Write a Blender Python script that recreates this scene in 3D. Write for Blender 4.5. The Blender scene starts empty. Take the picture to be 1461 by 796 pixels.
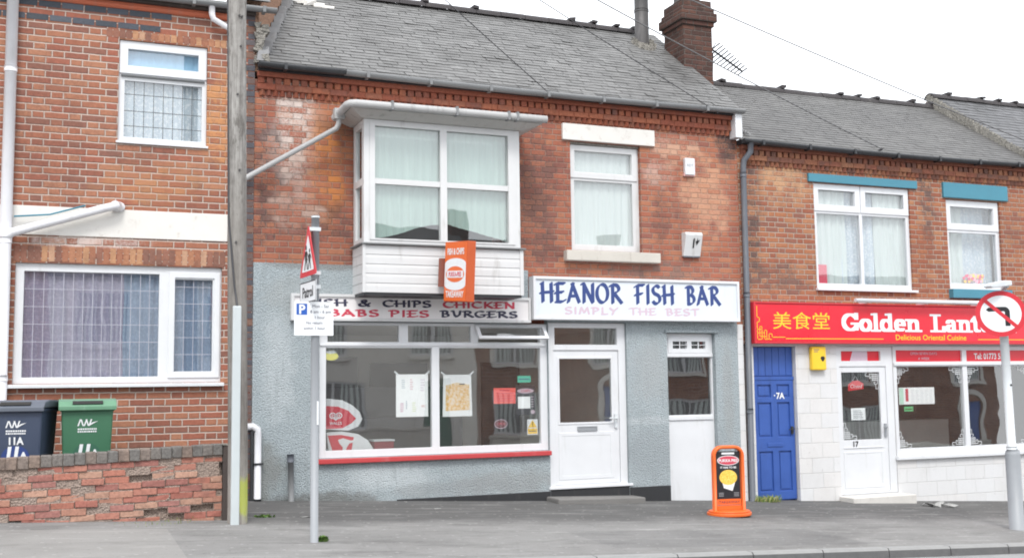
import bpy, bmesh, math, random
from mathutils import Vector, Matrix
random.seed(7)
R = math.radians
S = bpy.context.scene
COL = S.collection

# ------------------------------------------------------------------ camera
FPX, YAW, PIT, ROL = 1573.1, .3931, .0961, -.01294
cF = Vector((math.sin(YAW)*math.cos(PIT), math.cos(YAW)*math.cos(PIT), math.sin(PIT)))
cR0 = Vector((math.cos(YAW), -math.sin(YAW), 0)); cU0 = cR0.cross(cF)
cR = cR0*math.cos(ROL)+cU0*math.sin(ROL); cU = -cR0*math.sin(ROL)+cU0*math.cos(ROL)
CAM = Vector((0, -14.543, 2.1))
cam = bpy.data.cameras.new('camera'); co = bpy.data.objects.new('camera', cam); COL.objects.link(co)
m3 = Matrix((cR, cU, -cF)).transposed()
co.matrix_world = Matrix.Translation(CAM) @ m3.to_4x4()
cam.sensor_width = 36; cam.lens = FPX/1461*36; cam.clip_end = 600; cam.clip_start = .05
S.camera = co
def at(x, y, Y):
    """point of the photograph on the upright plane Y metres behind the shop front"""
    r = cF + cR*((x-730.5)/FPX) - cU*((y-398)/FPX)
    return CAM + r*((Y-CAM.y)/r.y)

# ------------------------------------------------------------------ sky, sun, exposure
w = bpy.data.worlds.new('World'); S.world = w; w.use_nodes = True
nt = w.node_tree; bg = nt.nodes['Background']
sky = nt.nodes.new('ShaderNodeTexSky'); sky.sky_type = 'NISHITA'; sky.sun_disc = False
sky.sun_elevation = R(52); sky.sun_rotation = R(200)
mx = nt.nodes.new('ShaderNodeMix'); mx.data_type = 'RGBA'; mx.inputs[0].default_value = .88
mx.inputs[7].default_value = (12.6, 12.9, 13.3, 1)          # the even white cloud deck
nt.links.new(sky.outputs[0], mx.inputs[6]); nt.links.new(mx.outputs[2], bg.inputs[0])
bg.inputs[1].default_value = .1
sun = bpy.data.lights.new('sun', 'SUN'); sun.energy = 1.5; sun.angle = R(18); sun.color = (1, .97, .92)
so = bpy.data.objects.new('sun', sun); COL.objects.link(so)
so.rotation_euler = (R(38), 0, R(-20))
S.view_settings.view_transform = 'Standard'; S.view_settings.look = 'None'
S.render.engine = 'CYCLES'; S.cycles.filter_width = 1.9       # the photograph is a little soft
S.view_settings.gamma = 1; S.view_settings.exposure = .74

# ------------------------------------------------------------------ node helpers
class NT:
    def __init__(s, name):
        s.m = bpy.data.materials.new(name); s.m.use_nodes = True
        s.t = s.m.node_tree; s.bsdf = s.t.nodes['Principled BSDF']; s.out = s.t.nodes['Material Output']
    def new(s, typ, **kw):
        n = s.t.nodes.new(typ)
        for k, v in kw.items(): setattr(n, k, v)
        return n
    def put(s, sock, v):
        if hasattr(v, 'is_output'): s.t.links.new(v, sock)
        elif isinstance(v, (tuple, list)) and len(v) == 3 and sock.type == 'RGBA': sock.default_value = (*v, 1)
        else: sock.default_value = v
    def math(s, op, a, b=0., c=None, clamp=False):
        n = s.new('ShaderNodeMath', operation=op, use_clamp=clamp)
        s.put(n.inputs[0], a); s.put(n.inputs[1], b)
        if c is not None: s.put(n.inputs[2], c)
        return n.outputs[0]
    def pos(s):
        if not hasattr(s, '_p'): s._p = s.new('ShaderNodeNewGeometry').outputs['Position']
        return s._p
    def xyz(s, v):
        n = s.new('ShaderNodeSeparateXYZ'); s.put(n.inputs[0], v); return n.outputs
    def noise(s, scale, detail=3., rough=.55, vec=None, stretch=None):
        v = vec or s.pos()
        if stretch:
            q = s.new('ShaderNodeVectorMath', operation='MULTIPLY'); s.put(q.inputs[0], v); q.inputs[1].default_value = stretch; v = q.outputs[0]
        n = s.new('ShaderNodeTexNoise'); s.put(n.inputs['Vector'], v)
        n.inputs['Scale'].default_value = scale; n.inputs['Detail'].default_value = detail; n.inputs['Roughness'].default_value = rough
        return n.outputs['Fac']
    def rng(s, v, a, b, c=0., d=1., smooth=True):
        n = s.new('ShaderNodeMapRange')
        if smooth: n.interpolation_type = 'SMOOTHSTEP'
        s.put(n.inputs['Value'], v)
        for k, x in zip(('From Min', 'From Max', 'To Min', 'To Max'), (a, b, c, d)): s.put(n.inputs[k], x)
        return n.outputs[0]
    def mix(s, f, a, b, mode='MIX'):
        n = s.new('ShaderNodeMix', data_type='RGBA', blend_type=mode)
        s.put(n.inputs[0], f); s.put(n.inputs[6], a); s.put(n.inputs[7], b); return n.outputs[2]
    def ramp(s, f, cols, interp='LINEAR'):
        n = s.new('ShaderNodeValToRGB'); s.put(n.inputs[0], f); e = n.color_ramp; e.interpolation = interp
        while len(e.elements) < len(cols): e.elements.new(.5)
        for el, (p, c) in zip(e.elements, cols): el.position = p; el.color = (*c, 1)
        return n.outputs[0]
    def bump(s, h, dist=.01, strength=1.):
        n = s.new('ShaderNodeBump'); n.inputs['Distance'].default_value = dist; n.inputs['Strength'].default_value = strength
        s.put(n.inputs['Height'], h); s.put(s.bsdf.inputs['Normal'], n.outputs[0])
    def blob(s, x, z, rx, rz, seed_noise, wob=.9):
        """soft-edged patch of staining on a wall, centre x,z"""
        a = s.new('ShaderNodeVectorMath', operation='SUBTRACT'); s.put(a.inputs[0], s.pos()); a.inputs[1].default_value = (x, 0, z)
        b = s.new('ShaderNodeVectorMath', operation='MULTIPLY'); s.put(b.inputs[0], a.outputs[0]); b.inputs[1].default_value = (1/rx, 0, 1/rz)
        l = s.new('ShaderNodeVectorMath', operation='LENGTH'); s.put(l.inputs[0], b.outputs[0])
        d = s.math('ADD', l.outputs['Value'], s.math('MULTIPLY', s.math('SUBTRACT', seed_noise, .5), wob*2))
        return s.rng(d, .45, 1.15, 1., 0.)
    def fin(s, col, rough=.7, **kw):
        s.put(s.bsdf.inputs['Base Color'], col); s.put(s.bsdf.inputs['Roughness'], rough)
        for k, v in kw.items(): s.put(s.bsdf.inputs[k], v)
        return s.m
def paint(name, c, rough=.45, var=.12, dirt=.25, dirtcol=(.2, .18, .15), bump=.0, scale=3., streak=True, spec=.5):
    n = NT(name)
    a = n.noise(scale, 4, .6)
    cc = n.mix(a, tuple(x*(1-var) for x in c), tuple(min(1, x*(1+var)) for x in c))
    st = n.noise(7, 5, .65, stretch=(1, 1, .18) if streak else None)
    cc = n.mix(n.math('MULTIPLY', n.rng(st, .55, .8), dirt), cc, dirtcol)
    if bump: n.bump(n.noise(140, 2), bump)
    return n.fin(cc, n.rng(a, 0, 1, max(.05, rough-.08), rough+.1), **{'Specular IOR Level': spec})
def flat(name, c, rough=.5, **kw):
    n = NT(name)
    a = n.noise(25, 3)
    return n.fin(n.mix(a, tuple(x*.92 for x in c), tuple(min(1, x*1.06) for x in c)), rough, **kw)

def brick(name, pal, mortar, stains=(), Sx=.285, Hx=.14, h=.0865, m=.015, zoff=0., running=False, soot=.35, sootcol=(.05, .04, .04), vary=.5, mvar=.25, relief=.012):
    n = NT(name)
    x, y, z = n.xyz(n.pos())
    wob = n.math('MULTIPLY', n.math('SUBTRACT', n.noise(9, 2), .5), .012)
    u = n.math('ADD', n.math('ADD', x, y), wob); v = n.math('ADD', n.math('ADD', z, zoff), wob)
    P = Sx if running else Sx+Hx
    vr = n.math('DIVIDE', v, h); row = n.math('FLOOR', vr); fv = n.math('FRACT', vr)
    par = n.math('FLOORED_MODULO', row, 2.)
    uo = n.math('DIVIDE', n.math('ADD', u, n.math('MULTIPLY', par, P/2)), P)
    cell = n.math('FLOOR', uo); t = n.math('MULTIPLY', n.math('FRACT', uo), P)
    if running:
        isH = 0.; tl = t; ln = P
        dx = n.math('MINIMUM', tl, n.math('SUBTRACT', ln, tl)); cid = cell
    else:
        isH = n.math('GREATER_THAN', t, Sx)
        tl = n.math('SUBTRACT', t, n.math('MULTIPLY', isH, Sx))
        ln = n.math('SUBTRACT', Sx, n.math('MULTIPLY', isH, Sx-Hx))
        dx = n.math('MINIMUM', tl, n.math('SUBTRACT', ln, tl)); cid = n.math('ADD', n.math('MULTIPLY', cell, 2.), isH)
    dz = n.math('MULTIPLY', n.math('MINIMUM', fv, n.math('SUBTRACT', 1., fv)), h)
    d = n.math('ADD', n.math('MINIMUM', dx, dz), n.math('MULTIPLY', n.math('ADD', n.math('MULTIPLY', n.math('SUBTRACT', n.noise(48, 4, .65), .5), .016), n.math('MULTIPLY', n.math('SUBTRACT', n.noise(13, 3, .6), .5), .010))))
    mask = n.rng(d, m*.22, m*.85)
    cv = n.new('ShaderNodeCombineXYZ'); n.put(cv.inputs[0], cid); n.put(cv.inputs[1], row)
    wn = n.new('ShaderNodeTexWhiteNoise', noise_dimensions='2D'); n.put(wn.inputs['Vector'], cv.outputs[0])
    k = len(pal)
    bc = n.ramp(wn.outputs['Value'], [(i/k, c) for i, c in enumerate(pal)], 'CONSTANT')
    fine = n.noise(38, 5, .65); mid = n.noise(2.1, 5, .6)
    avg = tuple(sum(c[i] for c in pal)/k for i in range(3)); bc = n.mix(n.math('MULTIPLY', n.noise(5.5, 4), .45), bc, avg)
    bc = n.mix(n.rng(fine, .2, .8), bc, n.mix(1., bc, (1-.5*vary,)*3, 'MULTIPLY'))
    bc = n.mix(n.math('MULTIPLY', n.rng(mid, .5, .72), vary*.55), bc, n.mix(1., bc, (.62, .55, .55), 'MULTIPLY'))
    big = n.noise(.75, 5, .62)
    mo = n.mix(n.noise(4, 4), tuple(c*(1-mvar) for c in mortar), tuple(c*(1+mvar*.6) for c in mortar))
    col = n.mix(mask, mo, bc)
    sn = n.noise(3.2, 6, .66)
    for (sx, sz, rx, rz, c, st) in stains:
        b = n.math('MULTIPLY', n.math('MULTIPLY', n.blob(sx, sz, rx, rz, sn, 1.3), n.rng(n.math('ADD', fine, n.math('MULTIPLY', wn.outputs['Value'], .35)), .42, .85)), min(1, st*1.5))
        col = n.mix(b, col, c)
    col = n.mix(n.math('MULTIPLY', n.rng(big, .52, .78), soot), col, sootcol)
    col = n.mix(n.math('MULTIPLY', n.rng(n.noise(2.6, 6, .72, stretch=(1.3, 1, .45)), .53, .72), soot*.8), col, sootcol)
    col = n.mix(n.math('MULTIPLY', n.rng(n.noise(17, 5, .75), .63, .72), .35), col, (.09, .06, .05))
    hgt = n.math('ADD', n.math('MULTIPLY', mask, 1.), n.math('MULTIPLY', fine, .45))
    n.bump(hgt, relief, 1.)
    return n.fin(col, .88, **{'Specular IOR Level': .25})

def glass(name, tint=(.96, .98, .975), ior=2.0, dusty=.025, wave=.0016):
    n = NT(name)
    tr = n.new('ShaderNodeBsdfTransparent'); tr.inputs[0].default_value = (*tint, 1)
    gl = n.new('ShaderNodeBsdfGlossy'); gl.inputs['Roughness'].default_value = .012
    bp = n.new('ShaderNodeBump'); bp.inputs['Distance'].default_value = wave; n.put(bp.inputs['Height'], n.noise(1.6, 1))
    n.put(gl.inputs['Normal'], bp.outputs[0])
    lw = n.new('ShaderNodeLayerWeight'); f0 = ((ior-1)/(ior+1))**2*2.1     # both faces of the pane reflect alike
    fr = n.math('ADD', f0, n.math('MULTIPLY', 1-f0, n.math('POWER', lw.outputs['Facing'], 5.)))
    a = n.new('ShaderNodeMixShader'); n.put(a.inputs[0], fr); n.put(a.inputs[1], tr.outputs[0]); n.put(a.inputs[2], gl.outputs[0])
    df = n.new('ShaderNodeBsdfDiffuse'); df.inputs[0].default_value = (.6, .62, .62, 1)
    b = n.new('ShaderNodeMixShader'); n.put(b.inputs[0], n.math('MULTIPLY', n.noise(3, 4), dusty*2)); n.put(b.inputs[1], a.outputs[0]); n.put(b.inputs[2], df.outputs[0])
    n.put(n.out.inputs[0], b.outputs[0]); return n.m
def cloth(name, c, c2=None, thin=.12, fold=18., pattern=0.):
    n = NT(name)
    col = n.mix(n.noise(fold, 3, .6, stretch=(1, 1, .05)), c, c2 or tuple(x*.8 for x in c))
    if pattern: col = n.mix(n.math('MULTIPLY', n.rng(n.noise(30, 2), .5, .62), pattern), col, tuple(min(1, x*1.5+.1) for x in c))
    d = n.new('ShaderNodeBsdfDiffuse'); n.put(d.inputs[0], col)
    t = n.new('ShaderNodeBsdfTranslucent'); n.put(t.inputs[0], col)
    p = n.new('ShaderNodeBsdfTransparent')
    a = n.new('ShaderNodeMixShader'); a.inputs[0].default_value = .1; n.put(a.inputs[1], d.outputs[0]); n.put(a.inputs[2], t.outputs[0])
    b = n.new('ShaderNodeMixShader'); b.inputs[0].default_value = thin; n.put(b.inputs[1], a.outputs[0]); n.put(b.inputs[2], p.outputs[0])
    n.put(n.out.inputs[0], b.outputs[0]); return n.m
def slate(name, c, dark, streak=.35):
    n = NT(name)
    ri = n.new('ShaderNodeNewGeometry').outputs['Random Per Island']
    col = n.ramp(ri, [(0, tuple(x*.78 for x in c)), (.25, tuple(x*.92 for x in c)), (.7, c), (1, tuple(x*1.14 for x in c))])
    col = n.mix(n.math('MULTIPLY', n.rng(n.noise(1.1, 6, .66), .42, .72), .75), col, dark)
    col = n.mix(n.math('MULTIPLY', n.rng(n.noise(8, 5, .7, stretch=(1, .2, .2)), .56, .8), streak), col, (.34, .35, .34))
    col = n.mix(n.math('MULTIPLY', n.rng(n.noise(26, 4, .7), .6, .75), .3), col, (.06, .06, .055))
    n.bump(n.noise(45, 4), .004, .7)
    return n.fin(col, .55, **{'Specular IOR Level': .5})
def island(name, pal, rough=.9, dark=.5):
    n = NT(name)
    ri = n.new('ShaderNodeNewGeometry').outputs['Random Per Island']
    k = len(pal)
    col = n.ramp(ri, [(i/k, c) for i, c in enumerate(pal)], 'CONSTANT')
    f = n.noise(34, 5, .65)
    col = n.mix(n.rng(f, .25, .8), col, n.mix(1., col, (1-.5*dark,)*3, 'MULTIPLY'))
    col = n.mix(n.math('MULTIPLY', n.rng(n.noise(5, 5), .5, .75), dark*.6), col, (.09, .075, .07))
    n.bump(f, .01, .8)
    return n.fin(col, rough, **{'Specular IOR Level': .25})
def rough_wall(name, c, c2, grain=55, bump=.012, stains=()):
    n = NT(name)
    v = n.new('ShaderNodeTexVoronoi'); n.put(v.inputs['Vector'], n.pos()); v.inputs['Scale'].default_value = grain
    col = n.mix(n.noise(1.3, 6, .65), c, c2)
    col = n.mix(n.rng(v.outputs['Distance'], .1, .75), col, n.mix(1., col, (.72, .73, .74), 'MULTIPLY'))
    sn = n.noise(3.4, 6, .66)
    for (sx, sz, rx, rz, cc, st) in stains: col = n.mix(n.math('MULTIPLY', n.blob(sx, sz, rx, rz, sn), st), col, cc)
    col = n.mix(n.math('MULTIPLY', n.rng(n.noise(6, 6, .74, stretch=(1.6, 1, .22)), .52, .70), .55), col, tuple(x*.55 for x in c))
    n.bump(n.math('SUBTRACT', n.noise(grain*1.4, 3), v.outputs['Distance']), bump, 1.)
    return n.fin(col, .95, **{'Specular IOR Level': .15})

# ------------------------------------------------------------------ mesh builder
ORG = {}
class MB:
    def __init__(s): s.v = []; s.f = []; s.sm = []
    def poly(s, pts, sm=False):
        i = len(s.v); s.v += [tuple(p) for p in pts]; s.f.append(tuple(range(i, i+len(pts)))); s.sm.append(sm)
    def box(s, x0, x1, y0, y1, z0, z1, jit=0., shear=0.):
        if jit: j = lambda: random.uniform(-jit, jit)
        else: j = lambda: 0
        c = [(x+j(), y+j(), z+j()+shear*x) for x in (x0, x1) for y in (y0, y1) for z in (z0, z1)]
        i = len(s.v); s.v += c
        for f in ((0, 1, 3, 2), (4, 6, 7, 5), (0, 4, 5, 1), (2, 3, 7, 6), (0, 2, 6, 4), (1, 5, 7, 3)):
            s.f.append(tuple(i+k for k in f)); s.sm.append(False)
    def prism(s, pts, vec):
        """a flat outline pushed along vec"""
        vec = Vector(vec); a = [Vector(p) for p in pts]; b = [p+vec for p in a]; n = len(a)
        i = len(s.v); s.v += [tuple(p) for p in a+b]
        s.f.append(tuple(i+k for k in range(n))); s.f.append(tuple(i+n+k for k in reversed(range(n)))); s.sm += [False]*2
        for k in range(n):
            l = (k+1) % n; s.f.append((i+k, i+n+k, i+n+l, i+l)); s.sm.append(False)
    def tube(s, pts, r, seg=12, caps=True, r2=None):
        pts = [Vector(p) for p in pts]; rings = []
        up = None
        for k, p in enumerate(pts):
            if k == 0: d = pts[1]-pts[0]
            elif k == len(pts)-1: d = pts[-1]-pts[-2]
            else: d = (pts[k+1]-p).normalized()+(p-pts[k-1]).normalized()
            d.normalize()
            if up is None: up = Vector((0, 0, 1)) if abs(d.z) < .9 else Vector((0, -1, 0))
            a = d.cross(up).normalized(); b = a.cross(d).normalized(); up = b
            rr = r if r2 is None else r+(r2-r)*k/(len(pts)-1)
            if isinstance(r, (list, tuple)): rr = r[k]
            rings.append([p+(a*math.cos(2*math.pi*q/seg)+b*math.sin(2*math.pi*q/seg))*rr for q in range(seg)])
        i = len(s.v)
        for rg in rings: s.v += [tuple(p) for p in rg]
        for k in range(len(rings)-1):
            for q in range(seg):
                w = (q+1) % seg; s.f.append((i+k*seg+q, i+k*seg+w, i+(k+1)*seg+w, i+(k+1)*seg+q)); s.sm.append(True)
        if caps:
            s.f.append(tuple(i+q for q in range(seg))); s.f.append(tuple(i+(len(rings)-1)*seg+q for q in reversed(range(seg)))); s.sm += [False]*2
    def disc(s, c, U, V, rx, ry, n=32, a0=0, a1=360, vec=None):
        c, U, V = Vector(c), Vector(U), Vector(V)
        p = [c+U*(rx*math.cos(R(a0+(a1-a0)*k/(n if a1-a0 == 360 else n-1))))+V*(ry*math.sin(R(a0+(a1-a0)*k/(n if a1-a0 == 360 else n-1)))) for k in range(n)]
        if vec: s.prism(p, vec)
        else: s.poly(p)
    def ring(s, c, U, V, rx, ry, tx, ty, n=40, a0=0, a1=360):
        c, U, V = Vector(c), Vector(U), Vector(V)
        P = lambda a, ex, ey: c+U*(ex*math.cos(R(a)))+V*(ey*math.sin(R(a)))
        for k in range(n):
            a = a0+(a1-a0)*k/n; b = a0+(a1-a0)*(k+1)/n
            s.poly([P(a, rx, ry), P(b, rx, ry), P(b, rx-tx, ry-ty), P(a, rx-tx, ry-ty)])
    def plate(s, x0, x1, z0, z1, y, holes, d):
        """front sheet at y with openings, reveals and edges going d deep"""
        xs = sorted({x0, x1, *[c for h in holes for c in h[:2] if x0 < c < x1]}); zs = sorted({z0, z1, *[c for h in holes for c in h[2:4] if z0 < c < z1]})
        def hole(a, b): return any(h[0]-1e-6 <= a <= h[1]+1e-6 and h[2]-1e-6 <= b <= h[3]+1e-6 for h in holes)
        solid = {}
        for i in range(len(xs)-1):
            for j in range(len(zs)-1):
                solid[i, j] = not hole((xs[i]+xs[i+1])/2, (zs[j]+zs[j+1])/2)
        for (i, j), ok in solid.items():
            if not ok: continue
            a, b, c, e = xs[i], xs[i+1], zs[j], zs[j+1]
            s.poly([(a, y, c), (b, y, c), (b, y, e), (a, y, e)])
            if not solid.get((i-1, j)): s.poly([(a, y, c), (a, y, e), (a, y+d, e), (a, y+d, c)])
            if not solid.get((i+1, j)): s.poly([(b, y, c), (b, y+d, c), (b, y+d, e), (b, y, e)])
            if not solid.get((i, j-1)): s.poly([(a, y, c), (a, y+d, c), (b, y+d, c), (b, y, c)])
            if not solid.get((i, j+1)): s.poly([(a, y, e), (b, y, e), (b, y+d, e), (a, y+d, e)])
    def build(s, name, mat, parent=None, bevel=0., weld=False, seg=2):
        L = ORG.get(parent, Vector((0, 0, 0))) if parent else Vector((0, 0, 0))
        me = bpy.data.meshes.new(name); me.from_pydata([tuple(Vector(p)-L) for p in s.v], [], s.f); me.update()
        me.polygons.foreach_set('use_smooth', s.sm)
        if weld or bevel:
            bm = bmesh.new(); bm.from_mesh(me); bmesh.ops.remove_doubles(bm, verts=bm.verts, dist=1e-5); bm.to_mesh(me); bm.free()
        o = bpy.data.objects.new(name, me); COL.objects.link(o)
        for q in (mat if isinstance(mat, (list, tuple)) else [mat]): me.materials.append(q)
        if parent: o.parent = parent; ORG[o] = L
        if bevel:
            b = o.modifiers.new('bevel', 'BEVEL'); b.width = bevel; b.segments = seg; b.limit_method = 'ANGLE'; b.angle_limit = R(40)
        return o
def thing(name, label, cat, loc, group=None):
    o = bpy.data.objects.new(name, None); COL.objects.link(o); o.empty_display_size = .2
    o.location = loc; ORG[o] = Vector(loc); o['label'] = label; o['category'] = cat
    if group: o['group'] = group
    return o
def tag(o, label, cat, group=None):
    o['label'] = label; o['category'] = cat
    if group: o['group'] = group
    o['kind'] = 'thing'
    return o
def struct(name, mb, mat, kind='structure', **k):
    o = mb.build(name, mat, **k); o['kind'] = kind; return o
def text(body, size, org, mat, parent, U=(1, 0, 0), V=(0, 0, 1), align='CENTER', sx=1., name='lettering', bold=0., thick=.0006, shear=0.):
    """flat lettering: origin at its base line, U along the line, V upwards"""
    cu = bpy.data.curves.new(name, 'FONT'); cu.body = body; cu.size = size; cu.align_x = align; cu.extrude = thick; cu.offset = bold; cu.shear = shear; cu.resolution_u = 3
    t = bpy.data.objects.new(name, cu); COL.objects.link(t)
    dg = bpy.context.evaluated_depsgraph_get(); dg.update()
    me = bpy.data.meshes.new_from_object(t.evaluated_get(dg)); bpy.data.objects.remove(t); bpy.data.curves.remove(cu)
    U, V, org = Vector(U), Vector(V), Vector(org); N = U.cross(V); L = ORG.get(parent, Vector())
    for v in me.vertices:
        c = v.co; v.co = org+U*(c.x*sx)+V*c.y+N*c.z-L
    me.materials.clear(); me.materials.append(mat); me.update()
    o = bpy.data.objects.new(name, me); COL.objects.link(o); o.parent = parent; ORG[o] = L
    return o

# ------------------------------------------------------------------ broad-pen lettering
def ar(cx, cy, rx, ry, a0, a1, n=14): return [(cx+rx*math.cos(R(a0+(a1-a0)*k/n)), cy+ry*math.sin(R(a0+(a1-a0)*k/n))) for k in range(n+1)]
PEN = {
 'H': (.80, [[(.10, 1), (.13, 0)], [(.66, .98), (.68, 0)], [(-.02, .47), (.78, .53)], [(.02, .96), (.12, 1)]]),
 'E': (.66, [[(.14, 1), (.14, .05)], [(-.02, .93), (.14, .98), (.58, .98)], [(-.02, .48), (.48, .53)], [(.02, .02), (.4, .01), (.62, .1)]]),
 'A': (.80, [[(.02, .0), (.36, .98)], [(.28, 1), (.74, .0)], [(.12, .32), (.58, .34)]]),
 'N': (.82, [[(.12, 0), (.14, .95)], [(-.02, .98), (.1, 1), (.68, .02)], [(.70, 0), (.70, 1)]]),
 'O': (.80, [ar(.38, .5, .36, .49, 60, 420, 26)]),
 'R': (.78, [[(.14, 1), (.14, 0)], [(-.03, .92)]+ar(.26, .76, .30, .22, 100, -90, 12)+[(.2, .52)], [(.24, .52), (.74, 0)]]),
 'F': (.62, [[(.16, 1), (.16, 0)], [(-.03, .9), (.14, .98), (.6, 1)], [(-.02, .46), (.46, .53)]]),
 'I': (.28, [[(.12, 1), (.12, 0)]]),
 'S': (.62, [ar(.30, .75, .24, .23, 35, 245, 14)+ar(.28, .25, .26, .25, 70, -150, 14)]),
 'B': (.68, [[(.14, 1), (.14, 0)], [(-.03, .94)]+ar(.24, .76, .24, .22, 100, -85, 12)+ar(.24, .27, .32, .26, 85, -110, 14)]),
 'M': (.95, [[(.06, 0), (.2, 1)], [(.2, 1), (.45, .2)], [(.45, .2), (.7, 1)], [(.7, 1), (.84, 0)]]),
 'P': (.66, [[(.14, 1), (.14, 0)], [(-.03, .94)]+ar(.26, .72, .30, .26, 100, -100, 14)]),
 'L': (.60, [[(.12, 1), (.12, .04)], [(.04, .03), (.55, .06)]]),
 'Y': (.74, [[(.02, .98), (.34, .5)], [(.68, 1), (.34, .48), (.24, 0)]]),
 'T': (.70, [[(.34, .96), (.34, 0)], [(-.02, .9), (.1, .97), (.68, 1)]]),
 'V': (.72, [[(.0, .98), (.12, .95), (.2, .3), (.34, .04)], [(.34, .02), (.58, .4), (.62, 1)]]),
 'G': (.80, [ar(.40, .5, .38, .48, 55, 320, 20)+[(.68, .4)], [(.45, .42), (.74, .44)]]),
 'C': (.74, [ar(.42, .5, .40, .48, 50, 310, 20)]),
 'K': (.76, [[(.14, 1), (.14, 0)], [(.64, .98), (.2, .48)], [(.22, .52), (.72, 0)]]),
 '&': (.80, [[(.74, .5), (.56, .2)]+ar(.32, .24, .30, .23, -20, -260, 14)+[(.44, .62)]+ar(.36, .8, .15, .17, -40, 240, 12)+[(.34, .5), (.7, .0)]]),
 ' ': (.55, []),
}
SER = {  # heavy roman, lower case on an x-height of .7
 'G': (.98, [ar(.50, .5, .40, .44, 40, 325, 22)+[(.86, .3)], [(.84, .40), (.84, .1)], [(.62, .42), (.98, .42)], [(.84, .7), (.84, .98)]]),
 'o': (.76, [ar(.38, .34, .26, .31, 90, 450, 22)]),
 'l': (.42, [[(.2, .98), (.2, .03)], [(.02, .03), (.38, .03)], [(.04, .96), (.2, .96)]]),
 'd': (.82, [ar(.36, .34, .24, .31, 60, 300, 18), [(.62, .98), (.62, .03)], [(.62, .03), (.8, .03)], [(.44, .96), (.62, .96)], [(.5, .62), (.62, .5)], [(.5, .06), (.62, .16)]]),
 'e': (.74, [[(.14, .37), (.60, .37)]+ar(.37, .36, .24, .30, 0, 310, 20)]),
 'n': (.88, [[(.2, .66), (.2, .03)], [(.04, .66), (.2, .66)], [(.2, .5)]+ar(.44, .46, .21, .2, 130, 0, 10)+[(.65, .03)], [(.03, .03), (.37, .03)], [(.50, .03), (.84, .03)]]),
 'L': (.84, [[(.24, .97), (.24, .03)], [(.02, .97), (.48, .97)], [(.02, .03), (.76, .03)], [(.76, .03), (.78, .28)]]),
 'a': (.78, [ar(.34, .48, .2, .18, 160, 0, 10)+[(.54, .05)], ar(.32, .2, .19, .17, 60, 320, 14), [(.54, .03), (.74, .05)], [(.32, .36), (.54, .38)]]),
 't': (.54, [[(.24, .9), (.24, .14), (.34, .05), (.46, .07)], [(.02, .64), (.48, .64)], [(.08, .7), (.24, .86)]]),
 'r': (.66, [[(.2, .66), (.2, .03)], [(.04, .66), (.2, .66)], [(.22, .48), (.36, .62), (.52, .6)], [(.03, .03), (.40, .03)]]),
 ' ': (.42, []),
}
def hull(p):
    p = sorted(set((round(a, 5), round(b, 5)) for a, b in p))
    def half(q):
        h = []
        for c in q:
            while len(h) > 1 and (h[-1][0]-h[-2][0])*(c[1]-h[-2][1])-(h[-1][1]-h[-2][1])*(c[0]-h[-2][0]) <= 0: h.pop()
            h.append(c)
        return h
    a, b = half(p), half(p[::-1]); return a[:-1]+b[:-1]
def pen(mb, s, org, height, width, nib, ang, font=PEN, U=(1, 0, 0), V=(0, 0, 1), gap=.12):
    """writes s between org and org+width*U; nib = (broad, thin) in metres"""
    org, U, V = Vector(org), Vector(U), Vector(V); N = U.cross(V)
    tot = sum(font[c][0]+gap for c in s)-gap; kx = width/tot; x = 0; cnt = 0
    ca, sa = math.cos(R(ang)), math.sin(R(ang))
    nb = [(a*nib[0]/2*ca-b*nib[1]/2*sa, a*nib[0]/2*sa+b*nib[1]/2*ca) for a in (-1, 1) for b in (-1, 1)]
    for c in s:
        wd, strokes = font[c]
        for st in strokes:
            for p, q in zip(st, st[1:]):
                pts = []
                for e in (p, q):
                    bx, by = (x+e[0])*kx, e[1]*height
                    pts += [(bx+dx, by+dy) for dx, dy in nb]
                h = hull(pts); cnt += 1
                o = .0008+.00004*cnt
                mb.poly([org+U*a+V*b+N*o for a, b in h])
        x += wd+gap

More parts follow.
